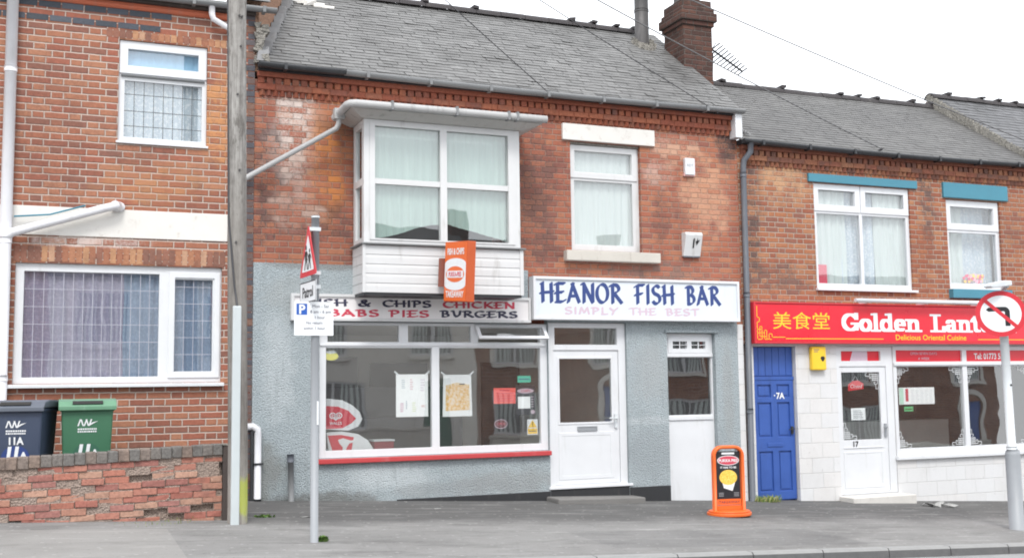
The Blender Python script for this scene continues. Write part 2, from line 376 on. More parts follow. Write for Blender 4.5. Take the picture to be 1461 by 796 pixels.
# ------------------------------------------------------------------ materials
M = {}
M['brick_left'] = brick('left_house_brick', [(.34, .135, .085), (.40, .18, .11), (.27, .105, .075), (.43, .205, .125), (.35, .125, .085), (.24, .115, .09), (.38, .16, .10)], (.53, .43, .375),
    stains=((1.9, 5.6, .32, .7, (.52, .25, .11), .6), (1.2, 4.7, .8, .35, (.48, .24, .11), .35), (.9, 5.2, .5, .4, (.12, .08, .07), .25), (-.1, 5.3, .5, 1.2, (.17, .08, .06), .3), (.4, 3.95, .7, .12, (.7, .62, .58), .45)), soot=.25)
M['brick_main'] = brick('shop_brick', [(.38, .135, .085), (.42, .165, .10), (.32, .11, .075), (.45, .19, .11), (.36, .13, .09), (.28, .115, .09), (.40, .145, .085)], (.38, .25, .20),
    stains=((2.9, 5.75, .4, .8, (.64, .55, .50), .62), (2.75, 5.1, .3, .35, (.6, .5, .45), .5), (6.3, 5.9, .35, .2, (.16, .1, .09), .5), (8.75, 5.75, .5, .25, (.58, .40, .32), .45), (3.0, 5.0, .3, .5, (.55, .42, .36), .35), (3.35, 5.2, .3, 1.1, (.52, .2, .06), .6), (3.2, 4.3, .8, .35, (.12, .07, .065), .5), (2.55, 4.9, .2, 1.2, (.11, .07, .065), .55),
            (6.5, 5.1, .5, .7, (.15, .065, .055), .5), (6.45, 4.1, .45, .3, (.13, .065, .055), .5), (8.5, 4.6, .16, .9, (.16, .08, .065), .45), (9.7, 5.9, .2, .5, (.06, .05, .05), .6), (8.5, 5.3, .35, .25, (.62, .45, .38), .35), (9.3, 5.0, .6, .7, (.56, .32, .21), .5), (8.9, 5.6, .5, .25, (.52, .3, .2), .45), (6.45, 4.8, .4, 1.0, (.17, .10, .085), .45), (3.6, 5.7, .5, .25, (.2, .11, .085), .45), (2.9, 4.45, .4, .3, (.5, .36, .3), .5), (8.55, 3.8, 1.0, .16, (.2, .14, .12), .5)), soot=.5, sootcol=(.10, .065, .058), mvar=.2, Sx=.235, Hx=.118, h=.0825, m=.012)
M['brick_gold'] = brick('takeaway_brick', [(.38, .155, .085), (.44, .21, .115), (.31, .11, .07), (.42, .175, .09), (.35, .125, .075), (.27, .12, .09)], (.46, .37, .31),
    stains=((10.8, 5.35, .6, .4, (.55, .34, .2), .5), (10.15, 4.9, .25, 1.3, (.1, .075, .07), .55), (13.75, 5.2, .18, .9, (.13, .09, .08), .6), (10.6, 3.7, .7, .3, (.16, .1, .085), .5), (15.8, 5.0, .4, .8, (.24, .1, .07), .4), (13.6, 4.1, .3, .7, (.26, .09, .05), .4)), soot=.3, Sx=.24, Hx=.12, h=.083, m=.013)
M['brick_chimney'] = brick('chimney_brick', [(.095, .05, .04), (.13, .062, .045), (.07, .04, .034), (.11, .055, .045)], (.11, .09, .08), soot=.85, sootcol=(.022, .02, .02))
M['brick_gable'] = rough_wall('weathered_gable', (.46, .27, .18), (.34, .20, .14), 30, .02)
M['brick_far'] = brick('terrace_brick', [(.30, .12, .08), (.36, .16, .10), (.24, .09, .06)], (.4, .33, .28))
M['corbel'] = island('corbel_brick', [(.34, .11, .065), (.37, .13, .075), (.30, .095, .06), (.32, .125, .08), (.27, .10, .07)], dark=.8)
M['corbel_gold'] = island('corbel_brick_buff', [(.36, .15, .09), (.40, .185, .11), (.31, .12, .08), (.27, .12, .085), (.22, .11, .085)], dark=.9)
M['blue_brick'] = island('blue_brick', [(.075, .085, .105), (.095, .105, .125), (.06, .07, .085)], rough=.6, dark=.3)
M['quoin'] = island('quoin_brick', [(.12, .11, .12), (.16, .11, .10), (.10, .10, .115), (.22, .13, .10), (.13, .115, .12)], rough=.7, dark=.5)
M['soldier'] = island('soldier_brick', [(.42, .2, .12), (.48, .26, .15), (.36, .16, .1), (.3, .14, .1), (.5, .3, .2), (.24, .12, .09)])
M['red_mould'] = paint('terracotta_moulding', (.46, .12, .06), .7, dirt=.4, bump=.003)
M['render'] = rough_wall('grey_pebbledash', (.50, .56, .585), (.39, .435, .455), stains=((6.0, .75, .9, .2, (.30, .31, .31), .6), (4.2, .9, .7, .25, (.58, .62, .64), .5), (8.25, 2.3, .35, .5, (.38, .40, .41), .6), (8.2, 1.55, .5, .08, (.52, .56, .58), .5), (2.7, 2.4, .25, .9, (.56, .60, .62), .45), (2.9, 3.3, .5, .3, (.36, .38, .38), .5), (9.6, 1.9, .12, 1.1, (.34, .35, .35), .5), (2.45, 1.0, .35, .5, (.22, .22, .2), .6), (3.3, .62, .9, .14, (.16, .16, .15), .75), (8.2, 1.1, .5, .5, (.3, .33, .35), .6), (5.2, .7, 1.4, .12, (.3, .32, .33), .6), (3.25, 3.72, .8, .07, (.2, .19, .18), .6)))
M['plinth'] = paint('black_bitumen', (.022, .023, .026), .7, dirt=.4, dirtcol=(.12, .11, .1), bump=.006)
M['white'] = paint('white_upvc', (.655, .668, .69), .35, var=.07, dirt=.34, dirtcol=(.40, .39, .36))
M['white_old'] = paint('weathered_white_paint', (.60, .605, .61), .5, var=.08, dirt=.6, dirtcol=(.3, .29, .27))
M['cream'] = paint('cream_masonry_paint', (.70, .68, .645), .8, var=.08, dirt=.6, dirtcol=(.42, .37, .33), bump=.004, streak=False)
M['white_block'] = brick('white_painted_block', [(.655, .66, .67), (.64, .64, .645), (.66, .65, .645)], (.60, .595, .59), Sx=.42, h=.235, m=.007, running=True, zoff=.05, soot=.2, sootcol=(.4, .38, .36), vary=.08, mvar=.1, relief=.004)
M['stone'] = paint('worn_sill_stone', (.56, .53, .48), .85, var=.16, dirt=.75, dirtcol=(.3, .26, .22), bump=.006)
M['concrete'] = paint('step_concrete', (.19, .185, .178), .9, var=.2, dirt=.5, dirtcol=(.1, .1, .09), bump=.008, streak=False)
M['pale_stone'] = paint('pale_step_stone', (.6, .58, .55), .9, var=.12, dirt=.4, bump=.006, streak=False)
M['red_sill'] = paint('red_gloss_sill', (.48, .055, .06), .4, dirt=.3, dirtcol=(.55, .3, .3))
M['teal'] = paint('blue_teal_paint', (.06, .225, .305), .6, dirt=.25, dirtcol=(.12, .2, .24), bump=.002)
M['door_blue'] = paint('blue_gloss_door', (.036, .095, .35), .45, var=.22, dirt=.55, dirtcol=(.03, .06, .2))
M['door_green'] = paint('green_gloss_door', (.03, .12, .07), .4)
M['grey_plastic'] = paint('grey_gutter_plastic', (.19, .195, .20), .5, dirt=.6, dirtcol=(.16, .16, .16))
M['gutter_pale'] = paint('weathered_pale_gutter', (.40, .40, .40), .55, dirt=.7, dirtcol=(.17, .165, .16))
M['bay_lead'] = paint('grimy_bay_roof', (.46, .455, .44), .7, dirt=.85, dirtcol=(.17, .165, .15), scale=5)
M['mid_grey'] = paint('grey_downpipe', (.10, .11, .13), .5, dirt=.4, dirtcol=(.3, .28, .26))
M['black_plastic'] = paint('black_gutter', (.03, .032, .036), .45, dirt=.5, dirtcol=(.1, .1, .1))
M['pipe_white'] = paint('white_rain_pipe', (.68, .68, .71), .4, dirt=.35, dirtcol=(.35, .33, .3))
M['slate'] = slate('welsh_slate', (.150, .148, .146), (.075, .073, .071))
M['slate_gold'] = slate('brown_slate', (.105, .102, .099), (.075, .073, .072), .25)
M['slate_far'] = slate('dark_slate', (.10, .10, .105), (.05, .05, .05), .2)
M['underlay'] = paint('roofing_felt', (.085, .084, .082), .9)
M['ridge'] = paint('dark_ridge_tile', (.045, .04, .042), .8, dirt=.5, dirtcol=(.12, .11, .1), bump=.006)
M['lead'] = paint('lead_flashing', (.27, .27, .275), .6, dirt=.4, bump=.004)
M['mortar'] = rough_wall('crumbling_mortar', (.44, .41, .37), (.26, .25, .22), 40, .02)
M['flue'] = paint('sooty_flue_metal', (.055, .052, .052), .55, dirt=.6, dirtcol=(.16, .15, .15))
M['steel'] = paint('galvanised_steel', (.275, .29, .31), .5, dirt=.3, dirtcol=(.2, .2, .2), spec=.6)
M['guard'] = paint('pale_galvanised_channel', (.50, .545, .56), .45, dirt=.35, dirtcol=(.3, .32, .33), spec=.6)
M['steel_light'] = paint('pale_grey_post_paint', (.58, .61, .63), .5, dirt=.3, dirtcol=(.35, .36, .36))
M['sign_white'] = flat('sign_white', (.76, .78, .80), .4)
M['sign_grey'] = paint('faded_sign_face', (.64, .685, .735), .4, var=.03, dirt=.12)
M['sign_pale'] = paint('pale_menu_sign_face', (.80, .775, .78), .4, var=.04, dirt=.15)
M['sign_red'] = flat('sign_red', (.58, .03, .045), .4)
M['gold_red'] = paint('takeaway_sign_red', (.68, .016, .035), .3, var=.06, dirt=.05, spec=.6)
M['yellow'] = flat('sign_yellow', (.88, .56, .03), .5)
M['navy'] = flat('navy_lettering', (.028, .055, .20), .5)
M['dark_ink'] = flat('dark_lettering', (.035, .035, .075), .5)
M['red_ink'] = flat('red_lettering', (.58, .06, .10), .5)
M['pink_ink'] = flat('faded_pink_lettering', (.58, .46, .535), .5)
M['black'] = flat('black_ink', (.012, .012, .014), .5)
M['blue_sign'] = flat('parking_blue', (.02, .10, .42), .45)
M['orange'] = paint('orange_sign_plastic', (.74, .135, .022), .4, var=.05, dirt=.2, dirtcol=(.45, .12, .04))
M['orange_dark'] = paint('orange_sign_edge', (.50, .09, .022), .45, dirt=.35, dirtcol=(.2, .08, .05))
M['rust'] = paint('rusty_bracket', (.24, .075, .05), .7, dirt=.4)
M['glass'] = glass('window_glass')
M['glass_up'] = glass('upstairs_glass', ior=1.92)
M['net'] = cloth('white_net_curtain', (.72, .775, .765), (.54, .61, .60), .05)
M['net_green'] = cloth('greenish_net_curtain', (.50, .64, .59), (.36, .48, .445), .08)
M['net_b'] = cloth('bluish_net_curtain', (.62, .70, .77), (.42, .51, .60), .06, pattern=.4)
M['blind'] = cloth('blue_blind', (.34, .58, .78), (.28, .50, .72), 0., fold=8)
M['drape'] = cloth('lilac_curtain', (.40, .35, .46), (.23, .24, .36), 0., fold=11, pattern=.15)
M['drape_b'] = cloth('blue_grey_curtain', (.27, .36, .50), (.15, .21, .33), 0., fold=11, pattern=.15)
M['lead_came'] = flat('lead_came', (.10, .105, .11), .5)
M['lead_pale'] = flat('pale_lead_came', (.44, .44, .50), .5)
M['room'] = paint('dim_room_plaster', (.5, .46, .4), .9, dirt=.1, streak=False)
M['tile'] = paint('shop_wall_tile', (.74, .72, .68), .5, dirt=.1, streak=False)
M['range'] = paint('dark_range_steel', (.17, .17, .18), .4, dirt=.3)
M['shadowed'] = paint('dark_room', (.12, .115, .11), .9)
M['wood_pole'] = None
n = NT('weathered_pole_timber')
g = n.math('ADD', n.math('MULTIPLY', n.noise(24, 6, .7, stretch=(1, 1, .05)), .65), n.math('MULTIPLY', n.noise(18, 5, .7, stretch=(1, 1, .4)), .35)); c = n.ramp(n.rng(g, .25, .75), [(0, (.07, .062, .056)), (.45, (.24, .228, .215)), (.75, (.34, .328, .31)), (1, (.47, .455, .43))])
z = n.xyz(n.pos())[2]
c = n.mix(n.math('MULTIPLY', n.rng(n.noise(7, 5, .75, stretch=(1, 1, .3)), .54, .64), .75), c, (.10, .09, .08))
c = n.mix(n.math('MULTIPLY', n.rng(z, 5.0, 3.6), .62), c, n.mix(g, (.10, .09, .08), (.24, .22, .20)))
mo = n.math('MULTIPLY', n.blob(1.95, .95, .16, .24, n.noise(6, 4)), .8); c = n.mix(mo, c, (.30, .34, .04))
n.bump(g, .02, 1.); M['wood_pole'] = n.fin(c, .9)
M['old_timber'] = paint('dark_rotten_timber', (.075, .06, .055), .9, var=.3, dirt=.4, bump=.01)
M['wall_brick'] = island('garden_wall_brick', [(.44, .185, .145), (.46, .21, .16), (.41, .165, .13), (.48, .25, .185), (.40, .19, .165), (.45, .19, .14), (.37, .165, .14), (.50, .30, .225)], dark=.7)
M['wall_mortar'] = rough_wall('sandy_mortar', (.45, .355, .30), (.36, .28, .24), 45, .015)
M['coping'] = island('coping_brick', [(.25, .205, .18), (.22, .20, .185), (.28, .215, .18), (.20, .19, .18)], dark=1.)
M['bin_dark'] = paint('charcoal_bin_plastic', (.045, .062, .105), .45, var=.1, dirt=.25, dirtcol=(.16, .17, .19))
M['bin_dark_lid'] = paint('charcoal_bin_lid', (.10, .115, .145), .45, dirt=.4, dirtcol=(.3, .31, .33))
M['bin_green'] = paint('green_bin_plastic', (.05, .155, .088), .45, var=.1, dirt=.25, dirtcol=(.16, .3, .2))
M['bin_green_lid'] = paint('green_bin_lid', (.12, .26, .165), .45, dirt=.5, dirtcol=(.4, .48, .4))
M['bin_disc'] = flat('dark_green_disc', (.04, .13, .085), .5)
M['rubber'] = flat('black_rubber', (.02, .02, .02), .7)
M['wire_glare'] = flat('glare_pale_cable', (.13, .13, .135), .6)  # paler copy of the black cable; the sky's glare is put into its colour
M['wire'] = flat('black_cable', (.05, .05, .055), .6)
M['leaf'] = island('weed_green', [(.06, .13, .025), (.10, .19, .04), (.05, .10, .02), (.14, .22, .06)], .6, .1)
M['grass'] = island('dry_grass', [(.18, .26, .06), (.28, .32, .1), (.12, .2, .05), (.36, .34, .16)], .7, .1)
M['litter'] = paint('dirty_litter', (.36, .36, .35), .8, dirt=.4)
def ground_mat(name, c, c2, patches, bump, grain=70, speck=.35, old=None, gum=False):
    n = NT(name)
    col = n.mix(n.rng(n.noise(.55, 6, .65), .3, .7), c, c2)
    if old:                                                       # the older, darker tarmac strip along the shop fronts
        x, y, z = n.xyz(n.pos()); yy = n.math('ADD', y, n.math('MULTIPLY', n.math('SUBTRACT', n.noise(1.5, 6, .7), .5), 1.3))
        oc = n.mix(n.noise(2.5, 6, .7), old, tuple(q*1.5 for q in old))
        col = n.mix(n.math('MULTIPLY', n.rng(yy, -2.75, -1.75), n.rng(x, 1.75, 2.1)), col, oc)
        crack = n.new('ShaderNodeTexVoronoi', feature='DISTANCE_TO_EDGE'); n.put(crack.inputs['Vector'], n.pos()); crack.inputs['Scale'].default_value = .7
        wob = n.math('ADD', crack.outputs['Distance'], n.math('MULTIPLY', n.math('SUBTRACT', n.noise(5, 4), .5), .06))
        col = n.mix(n.math('MULTIPLY', n.rng(n.math('ABSOLUTE', wob), .0, .012, 1., 0.), .12), col, (.1, .1, .1))
    col = n.mix(n.math('MULTIPLY', n.rng(n.noise(2.2, 6, .7, stretch=(.5, 1.2, 1)), .5, .72), patches), col, tuple(x*.55 for x in c))
    col = n.mix(n.math('MULTIPLY', n.rng(n.noise(1.3, 6, .7, stretch=(.4, 1.6, 1)), .55, .75), patches*.7), col, tuple(min(1, x*1.45) for x in c2))
    sp = n.noise(grain*2.2, 2, .6); col = n.mix(n.math('MULTIPLY', n.rng(sp, .5, .66), speck), col, tuple(x*.5 for x in c))
    col = n.mix(n.math('MULTIPLY', n.rng(n.noise(6, 3, .6), .70, .74), .5), col, (.55, .54, .52))
    if gum:
        x, y, z = n.xyz(n.pos())
        stq = n.noise(3.2, 6, .7, stretch=(.22, 2.2, 0)); col = n.mix(n.math('MULTIPLY', n.rng(stq, .54, .68), .5), col, tuple(q*1.5 for q in c2))
        stq = n.noise(2.4, 6, .7, stretch=(.3, 1.9, 3)); col = n.mix(n.math('MULTIPLY', n.rng(stq, .55, .72), .5), col, tuple(q*.5 for q in c))
        vo = n.new('ShaderNodeTexVoronoi', voronoi_dimensions='2D'); n.put(vo.inputs['Vector'], n.pos()); vo.inputs['Scale'].default_value = 3.1
        col = n.mix(n.math('MULTIPLY', n.rng(vo.outputs['Distance'], .045, .065, 1., 0.), .5), col, (.42, .42, .41))
        vo = n.new('ShaderNodeTexVoronoi', voronoi_dimensions='2D'); n.put(vo.inputs['Vector'], n.pos()); vo.inputs['Scale'].default_value = 4.3
        col = n.mix(n.math('MULTIPLY', n.rng(vo.outputs['Distance'], .03, .05, 1., 0.), .6), col, (.08, .08, .08))
        inside = n.math('MULTIPLY', n.math('MULTIPLY', n.math('GREATER_THAN', x, 5.35), n.math('LESS_THAN', x, 8.6)), n.math('MULTIPLY', n.math('GREATER_THAN', y, -4.35), n.math('LESS_THAN', y, -3.1)))
        col = n.mix(n.math('MULTIPLY', inside, .22), col, (.10, .10, .105))                       # a trench patch
        sl = n.math('MULTIPLY', n.math('LESS_THAN', x, 1.1), n.math('LESS_THAN', y, -2.6)); col = n.mix(n.math('MULTIPLY', sl, .25), col, (.40, .385, .365))
    n.bump(n.noise(grain, 4, .7), bump, 1.)
    return n.fin(col, .92, **{'Specular IOR Level': .25})
M['pavement'] = ground_mat('worn_pavement_asphalt', (.20, .198, .195), (.275, .272, .267), .55, .012, old=(.098, .097, .096), gum=True)
M['forecourt'] = ground_mat('dark_forecourt_asphalt', (.185, .185, .19), (.25, .25, .25), .5, .008)
M['road'] = ground_mat('road_asphalt', (.26, .26, .265), (.32, .32, .32), .3, .008)
n = NT('kerb_concrete')                                          # pale where it faces up, darker on the upright face
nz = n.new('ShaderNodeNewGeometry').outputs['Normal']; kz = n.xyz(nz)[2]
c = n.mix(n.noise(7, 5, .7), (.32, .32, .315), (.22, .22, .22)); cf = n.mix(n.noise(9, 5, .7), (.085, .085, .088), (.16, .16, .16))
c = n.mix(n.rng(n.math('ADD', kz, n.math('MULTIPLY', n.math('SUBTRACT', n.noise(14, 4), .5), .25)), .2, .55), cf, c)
n.bump(n.noise(60, 4), .006); M['kerb'] = n.fin(c, .9)
M['earth'] = ground_mat('far_ground', (.13, .14, .11), (.16, .17, .13), .4, .01)
M['yard'] = ground_mat('yard_concrete', (.26, .25, .24), (.2, .2, .19), .4, .006)

# ------------------------------------------------------------------ the street (falls to the right along the terrace, and to the kerb)
def gz(x, y): return .62-.0515*(x-3.48)+.02*y
def kerb_y(x): return -4.81+.0525*(x-4.8)*.98
def sheet(x0, x1, yf0, yf1, dz, nx=40, ny=6):
    mb = MB(); xs = [x0+(x1-x0)*i/nx for i in range(nx+1)]
    idx = {}
    for i, x in enumerate(xs):
        for j in range(ny+1):
            t = j/ny; y = yf0(x)*(1-t)+yf1(x)*t
            idx[i, j] = len(mb.v); mb.v.append((x, y, gz(x, y)+dz))
    for i in range(nx):
        for j in range(ny):
            mb.f.append((idx[i, j], idx[i+1, j], idx[i+1, j+1], idx[i, j+1])); mb.sm.append(False)
    return mb
K = lambda v: (lambda x: v)
mb = MB(); far = 220
mb.poly([(-far, -far, gz(-far, -far)-.4), (far, -far, gz(far, -far)-.4), (far, far, gz(far, far)-.4), (-far, far, gz(-far, far)-.4)])
struct('ground', mb, M['earth'])
struct('pavement', sheet(-60, 60, lambda x: kerb_y(x), K(.6), 0), M['pavement'])
struct('road', sheet(-60, 60, K(-14.2), lambda x: kerb_y(x), -.1), M['road'])
struct('opposite_pavement', sheet(-60, 60, K(-21), K(-14.2), .0), M['pavement'])
mb = MB(); x = -40.
while x < 50:
    l = .915
    a, b = x+.006, x+l-.006
    pts = []
    for xx in (a, b):
        y = kerb_y(xx); z = gz(xx, y)
        pts.append([(xx, y-.125, z-.2), (xx, y-.12, z-.02), (xx, y-.10, z+.006), (xx, y, z+.008), (xx, y, z-.2)])
    for k in range(5): mb.poly([pts[0][k], pts[0][(k+1) % 5], pts[1][(k+1) % 5], pts[1][k]][::-1])
    mb.poly(pts[0]); mb.poly(pts[1][::-1]); x += l
struct('kerb', mb, M['kerb'])

# ------------------------------------------------------------------ builders for buildings
def pane(parent, x0, x1, z0, z1, y, mat='glass', tilt=0.):
    mb = MB(); mb.poly([(x0, y, z0), (x1, y, z0), (x1, y, z1), (x0, y, z1)]); return mb.build('pane', M[mat], parent)
def curtain(parent, x0, x1, z0, z1, y, mat, amp=.025, wl=.11, hem=None, name='curtain', seed=0, top=None):
    rd = random.Random(seed); mb = MB(); n = max(6, int((x1-x0)/.018)); ph = rd.random()*6; rows = 10
    for i in range(n+1):
        x = x0+(x1-x0)*i/n; zb = z0+(hem(i/n) if hem else 0)
        for j in range(rows+1):
            t = j/rows
            f = math.sin(2*math.pi*x/wl+ph+.7*math.sin(x*7+ph))+.5*math.sin(2*math.pi*x/(wl*.43)+2*ph+t)
            mb.v.append((x+.006*math.sin(9*t+i*.3), y+amp*f*(.6+.5*(1-t)), zb+(z1-zb)*t))
    for i in range(n):
        for j in range(rows):
            a = i*(rows+1)+j; mb.f.append((a, a+rows+1, a+rows+2, a+1)); mb.sm.append(True)
    return mb.build(name, M[mat], parent)
def came(parent, x0, x1, z0, z1, y, xs, zs, mat, w=.008):
    mb = MB()
    for a in xs: mb.box(a-w/2, a+w/2, y-.004, y-.001, z0, z1)
    for b in zs: mb.box(x0, x1, y-.0055, y-.0025, b-w/2, b+w/2)
    return mb.build('leading', M[mat], parent)
def win(house, x0, x1, z0, z1, y, panes, sashes=(), mat='white', gl='glass_up', d=.07, label=None):
    """a framed window: frame with the pane openings, raised opening sashes, glass"""
    mb = MB(); mb.plate(x0, x1, z0, z1, y, panes, d)
    for (a, b, c, e, k) in sashes:                       # an opener: proud sash k wide round its own pane
        mb.plate(a, b, c, e, y-.018, [(a+k, b-k, c+k, e-k)], .03)
    o = mb.build('window', M[mat], house, bevel=.004)
    if label: o['label'] = label
    for p in panes: pane(o, p[0]-.005, p[1]+.005, p[2]-.005, p[3]+.005, y+.03, gl)
    return o
def slates(house, xl, xr, y0, z0, y1, z1, mat, gauge=.165, wd=.26, name='roof', jit=1.):
    """slating from the eave (y0,z0) to the ridge (y1,z1); xl, xr give the side edges at height t"""
    mb = MB(); Ls = math.hypot(y1-y0, z1-z0); rows = int(Ls/gauge); dy, dz = (y1-y0)/Ls, (z1-z0)/Ls; ny, nz = -dz, dy
    for r in range(rows+1):
        s0 = r*gauge-.02; s1 = min(s0+gauge*1.5, Ls); t = max(0, min(1, (r+.5)/rows))
        a, b = xl(t), xr(t); x = a-(wd/2 if r % 2 else 0)-random.random()*.02
        while x < b:
            c, e = max(a, x+.0015), min(b, x+wd-.0015); x += wd*random.uniform(.94, 1.05)
            if e-c < .03: continue
            sl = random.gauss(0, .004)*jit; sr = sl+random.gauss(0, .004)*jit; li = max(0, random.gauss(.002, .003))*jit
            if random.random() < .012*jit: sl += random.uniform(-.05, .03); sr += random.uniform(-.03, .03)
            def P(xx, ss, h): return (xx, y0+dy*ss+ny*h, z0+dz*ss+nz*h)
            q = [P(c, s0+sl, .010+li), P(e, s0+sr, .010+li*.6), P(e, s1, .001), P(c, s1, .001)]
            mb.poly(q); mb.poly([P(c, s0+sl, .005+li), P(e, s0+sr, .005+li*.6), q[1], q[0]])
    o = mb.build(name, M[mat], house)
    u = MB(); u.poly([(xl(0), y0, z0-.012), (xr(0), y0, z0-.012), (xr(1), y1, z1-.012), (xl(1), y1, z1-.012)])
    u.build('roof_underlay', M['underlay'], o)
    return o
def ridge(roof, x0, x1, y, z, mat='ridge'):
    mb = MB(); x = x0
    while x < x1:
        e = min(x+.45, x1); h = random.uniform(-.012, .012)
        pts = [(y+.13*math.cos(R(a))*1.1, z-.075+.12*math.sin(R(a))+h) for a in range(0, 181, 30)]
        for k in range(6): mb.poly([(x, pts[k][0], pts[k][1]), (e-.008, pts[k][0], pts[k][1]), (e-.008, pts[k+1][0], pts[k+1][1]), (x, pts[k+1][0], pts[k+1][1])][::-1])
        mb.poly([(x, p[0], p[1]) for p in pts])
        if random.random() < .5: mb.box(e-.05, e+.05, y-.13, y+.08, z+.02+h, z+.068+h, jit=.012)
        x = e
    return mb.build('ridge', M[mat], roof)
def half_gutter(house, x0, x1, y, z, mat, r=.062, sag=0., brackets=.9, fall=0.):
    mb = MB(); n = 24; seg = 8
    for i in range(n+1):
        t = i/n; x = x0+(x1-x0)*t; zz = z-sag*math.sin(math.pi*t)-fall*t
        for k in range(seg+1):
            a = math.pi+math.pi*k/seg; mb.v.append((x, y+r*math.cos(a), zz+r*math.sin(a)))
        mb.v += [(x, y+r-.008, zz+.008), (x, y-r+.008, zz+.008)]
    q = seg+3
    for i in range(n):
        for k in range(q):
            l = (k+1) % q; mb.f.append((i*q+k, i*q+l, (i+1)*q+l, (i+1)*q+k)); mb.sm.append(k < seg)
    mb.f.append(tuple(range(q))); mb.f.append(tuple(n*q+k for k in reversed(range(q)))); mb.sm += [False, False]
    o = mb.build('gutter', M[mat], house)
    x = x0+.35
    while x < x1:
        t = (x-x0)/(x1-x0); zz = z-sag*math.sin(math.pi*t)-fall*t
        b = MB(); b.box(x-.02, x+.02, y-r-.008, y+r+.02, zz-r-.008, zz+.014); x += brackets; b.build('gutter_bracket', M[mat], o)
    return o
def dentils(house, x0, x1, ztop, mat, y=0.):
    """corbelled brick eaves: two toothed courses with plain oversailing courses between"""
    mb = MB(); pit = .115
    mb.box(x0, x1, y-.085, y+.01, ztop-.065, ztop, 0)
    x = x0+.01
    while x < x1-.06: mb.box(x, x+.082, y-.045+random.uniform(-.006, .006), y+.008, ztop-.148, ztop-.067, jit=.003); x += pit
    mb.box(x0, x1, y-.04, y+.006, ztop-.235, ztop-.15)
    x = x0
    while x < x1: l = min(.24, x1-x); mb.box(x+.004, x+l-.004, y-.046-random.random()*.004, y-.03, ztop-.228, ztop-.158, jit=.002); x += .245
    x = x0+.03
    while x < x1-.06:
        mb.prism([(x, y-.004, ztop-.31), (x+.04, y-.05, ztop-.31), (x+.08, y-.004, ztop-.31)], (0, 0, .073)); x += .09
    return mb.build('cornice', M[mat], house)
def swan_pipe(house, pts, r, mat, name='downpipe', clips=(), clipmat=None):
    mb = MB(); mb.tube(pts, r, 12); o = mb.build(name, M[mat], house)
    if clips:
        for (x, y, z) in clips: c = MB(); c.tube([(x, y, z+.03), (x, y, z+.1)], r+.007, 12); c.build('pipe_clip', M[clipmat or mat], o)
    return o
def shell(mb, x0, x1, y0, y1, z0, z1, gable=None):
    """side and back walls behind a front; gable = (ridge y, ridge z)"""
    for x in (x0, x1):
        if gable: mb.poly([(x, y0, z0), (x, y1, z0), (x, y1, z1), (x, gable[0], gable[1]), (x, y0, z1)])
        else: mb.poly([(x, y0, z0), (x, y1, z0), (x, y1, z1), (x, y0, z1)])
    mb.poly([(x0, y1, z0), (x1, y1, z0), (x1, y1, z1), (x0, y1, z1)])
def room(house, x0, x1, y0, y1, z0, z1, mat='room', name='room_lining'):
    mb = MB(); c = [(x0, y1, z0), (x1, y1, z0), (x1, y1, z1), (x0, y1, z1)]; mb.poly(c)
    mb.poly([(x0, y0, z0), (x0, y1, z0), (x0, y1, z1), (x0, y0, z1)]); mb.poly([(x1, y0, z0), (x1, y0, z1), (x1, y1, z1), (x1, y1, z0)])
    mb.poly([(x0, y0, z0), (x1, y0, z0), (x1, y1, z0), (x0, y1, z0)]); mb.poly([(x0, y0, z1), (x0, y1, z1), (x1, y1, z1), (x1, y0, z1)])
    return mb.build(name, M[mat], house)

# ================================================================== LEFT HOUSE
H = thing('terraced_house', 'orange brick terraced house with cream band and white windows behind the two bins', 'house', (-1.5, 0, .8))
LU = (.66, 1.75, 5.22, 6.55); LL = (-.47, 1.97, 2.19, 3.66); LU2 = (-3.4, -2.3, 5.22, 6.55); LD = (-3.3, -2.2, .95, 3.3)
mb = MB(); mb.plate(-6, 2.36, .4, 7.1, -.015, [LU, LL, LU2, LD], .11); shell(mb, -6, 2.36, .1, 5, .4, 7.1)
mb.build('wall', M['brick_left'], H)
mb = MB(); z = .5; k = 0                                        # dark blue quoins at the party wall
while z < 7.05:
    mb.box(2.20 if k % 2 else 2.27, 2.362, -.022, .0, z, z+.074, jit=.002); z += .0865; k += 1
mb.build('quoin', M['quoin'], H)['label'] = 'dark blue brick quoin strip'
mb = MB()
for zz, off in ((6.865, 0), (6.69, .13)):                       # two courses of blue brick
    x = -5.9+off
    while x < 1.05: mb.box(x, x+.25, -.021, .02, zz, zz+.074, jit=.002); x += .267
mb.build('blue_brick_course', M['blue_brick'], H)
mb = MB(); pr = [(-.015, 6.94), (-.035, 6.945), (-.05, 6.965), (-.055, 6.99), (-.035, 7.0), (-.035, 7.03), (-.015, 7.03)]
mb.prism([(-6, a, b) for a, b in pr], (8.19, 0, 0)); mb.build('string_course', M['red_mould'], H)
mb = MB(); x = -.5
while x < 1.98: mb.box(x+.004, x+.072, -.019, .08, 3.675, 3.865, jit=.003); x += .0785
mb.build('brick_lintel', M['soldier'], H); mb = MB()
x = .5
while x < 1.95: mb.box(x+.004, x+.072, -.019, .08, 6.565, 6.67, jit=.003); x += .0785
mb.build('brick_lintel', M['soldier'], H)
mb = MB(); mb.box(-6, 2.03, -.03, .0, 4.0, 4.355); mb.build('painted_band', M['cream'], H, bevel=.006)
wn = win(H, *LU, .03, [(.77, 1.645, 6.23, 6.44), (.735, 1.69, 5.30, 6.03)], [(.665, 1.745, 6.12, 6.545, .105)], label='upstairs window with a blue top light over leaded glass')
mb = MB(); mb.box(.69, 1.72, -.0, .04, 6.08, 6.10); mb.build('vent_strip', M['lead_came'], wn)
curtain(wn, .70, 1.7, 6.15, 6.5, .10, 'blind', .006, name='blind')
curtain(wn, .70, 1.7, 5.25, 6.1, .12, 'net_b', .014, .14)
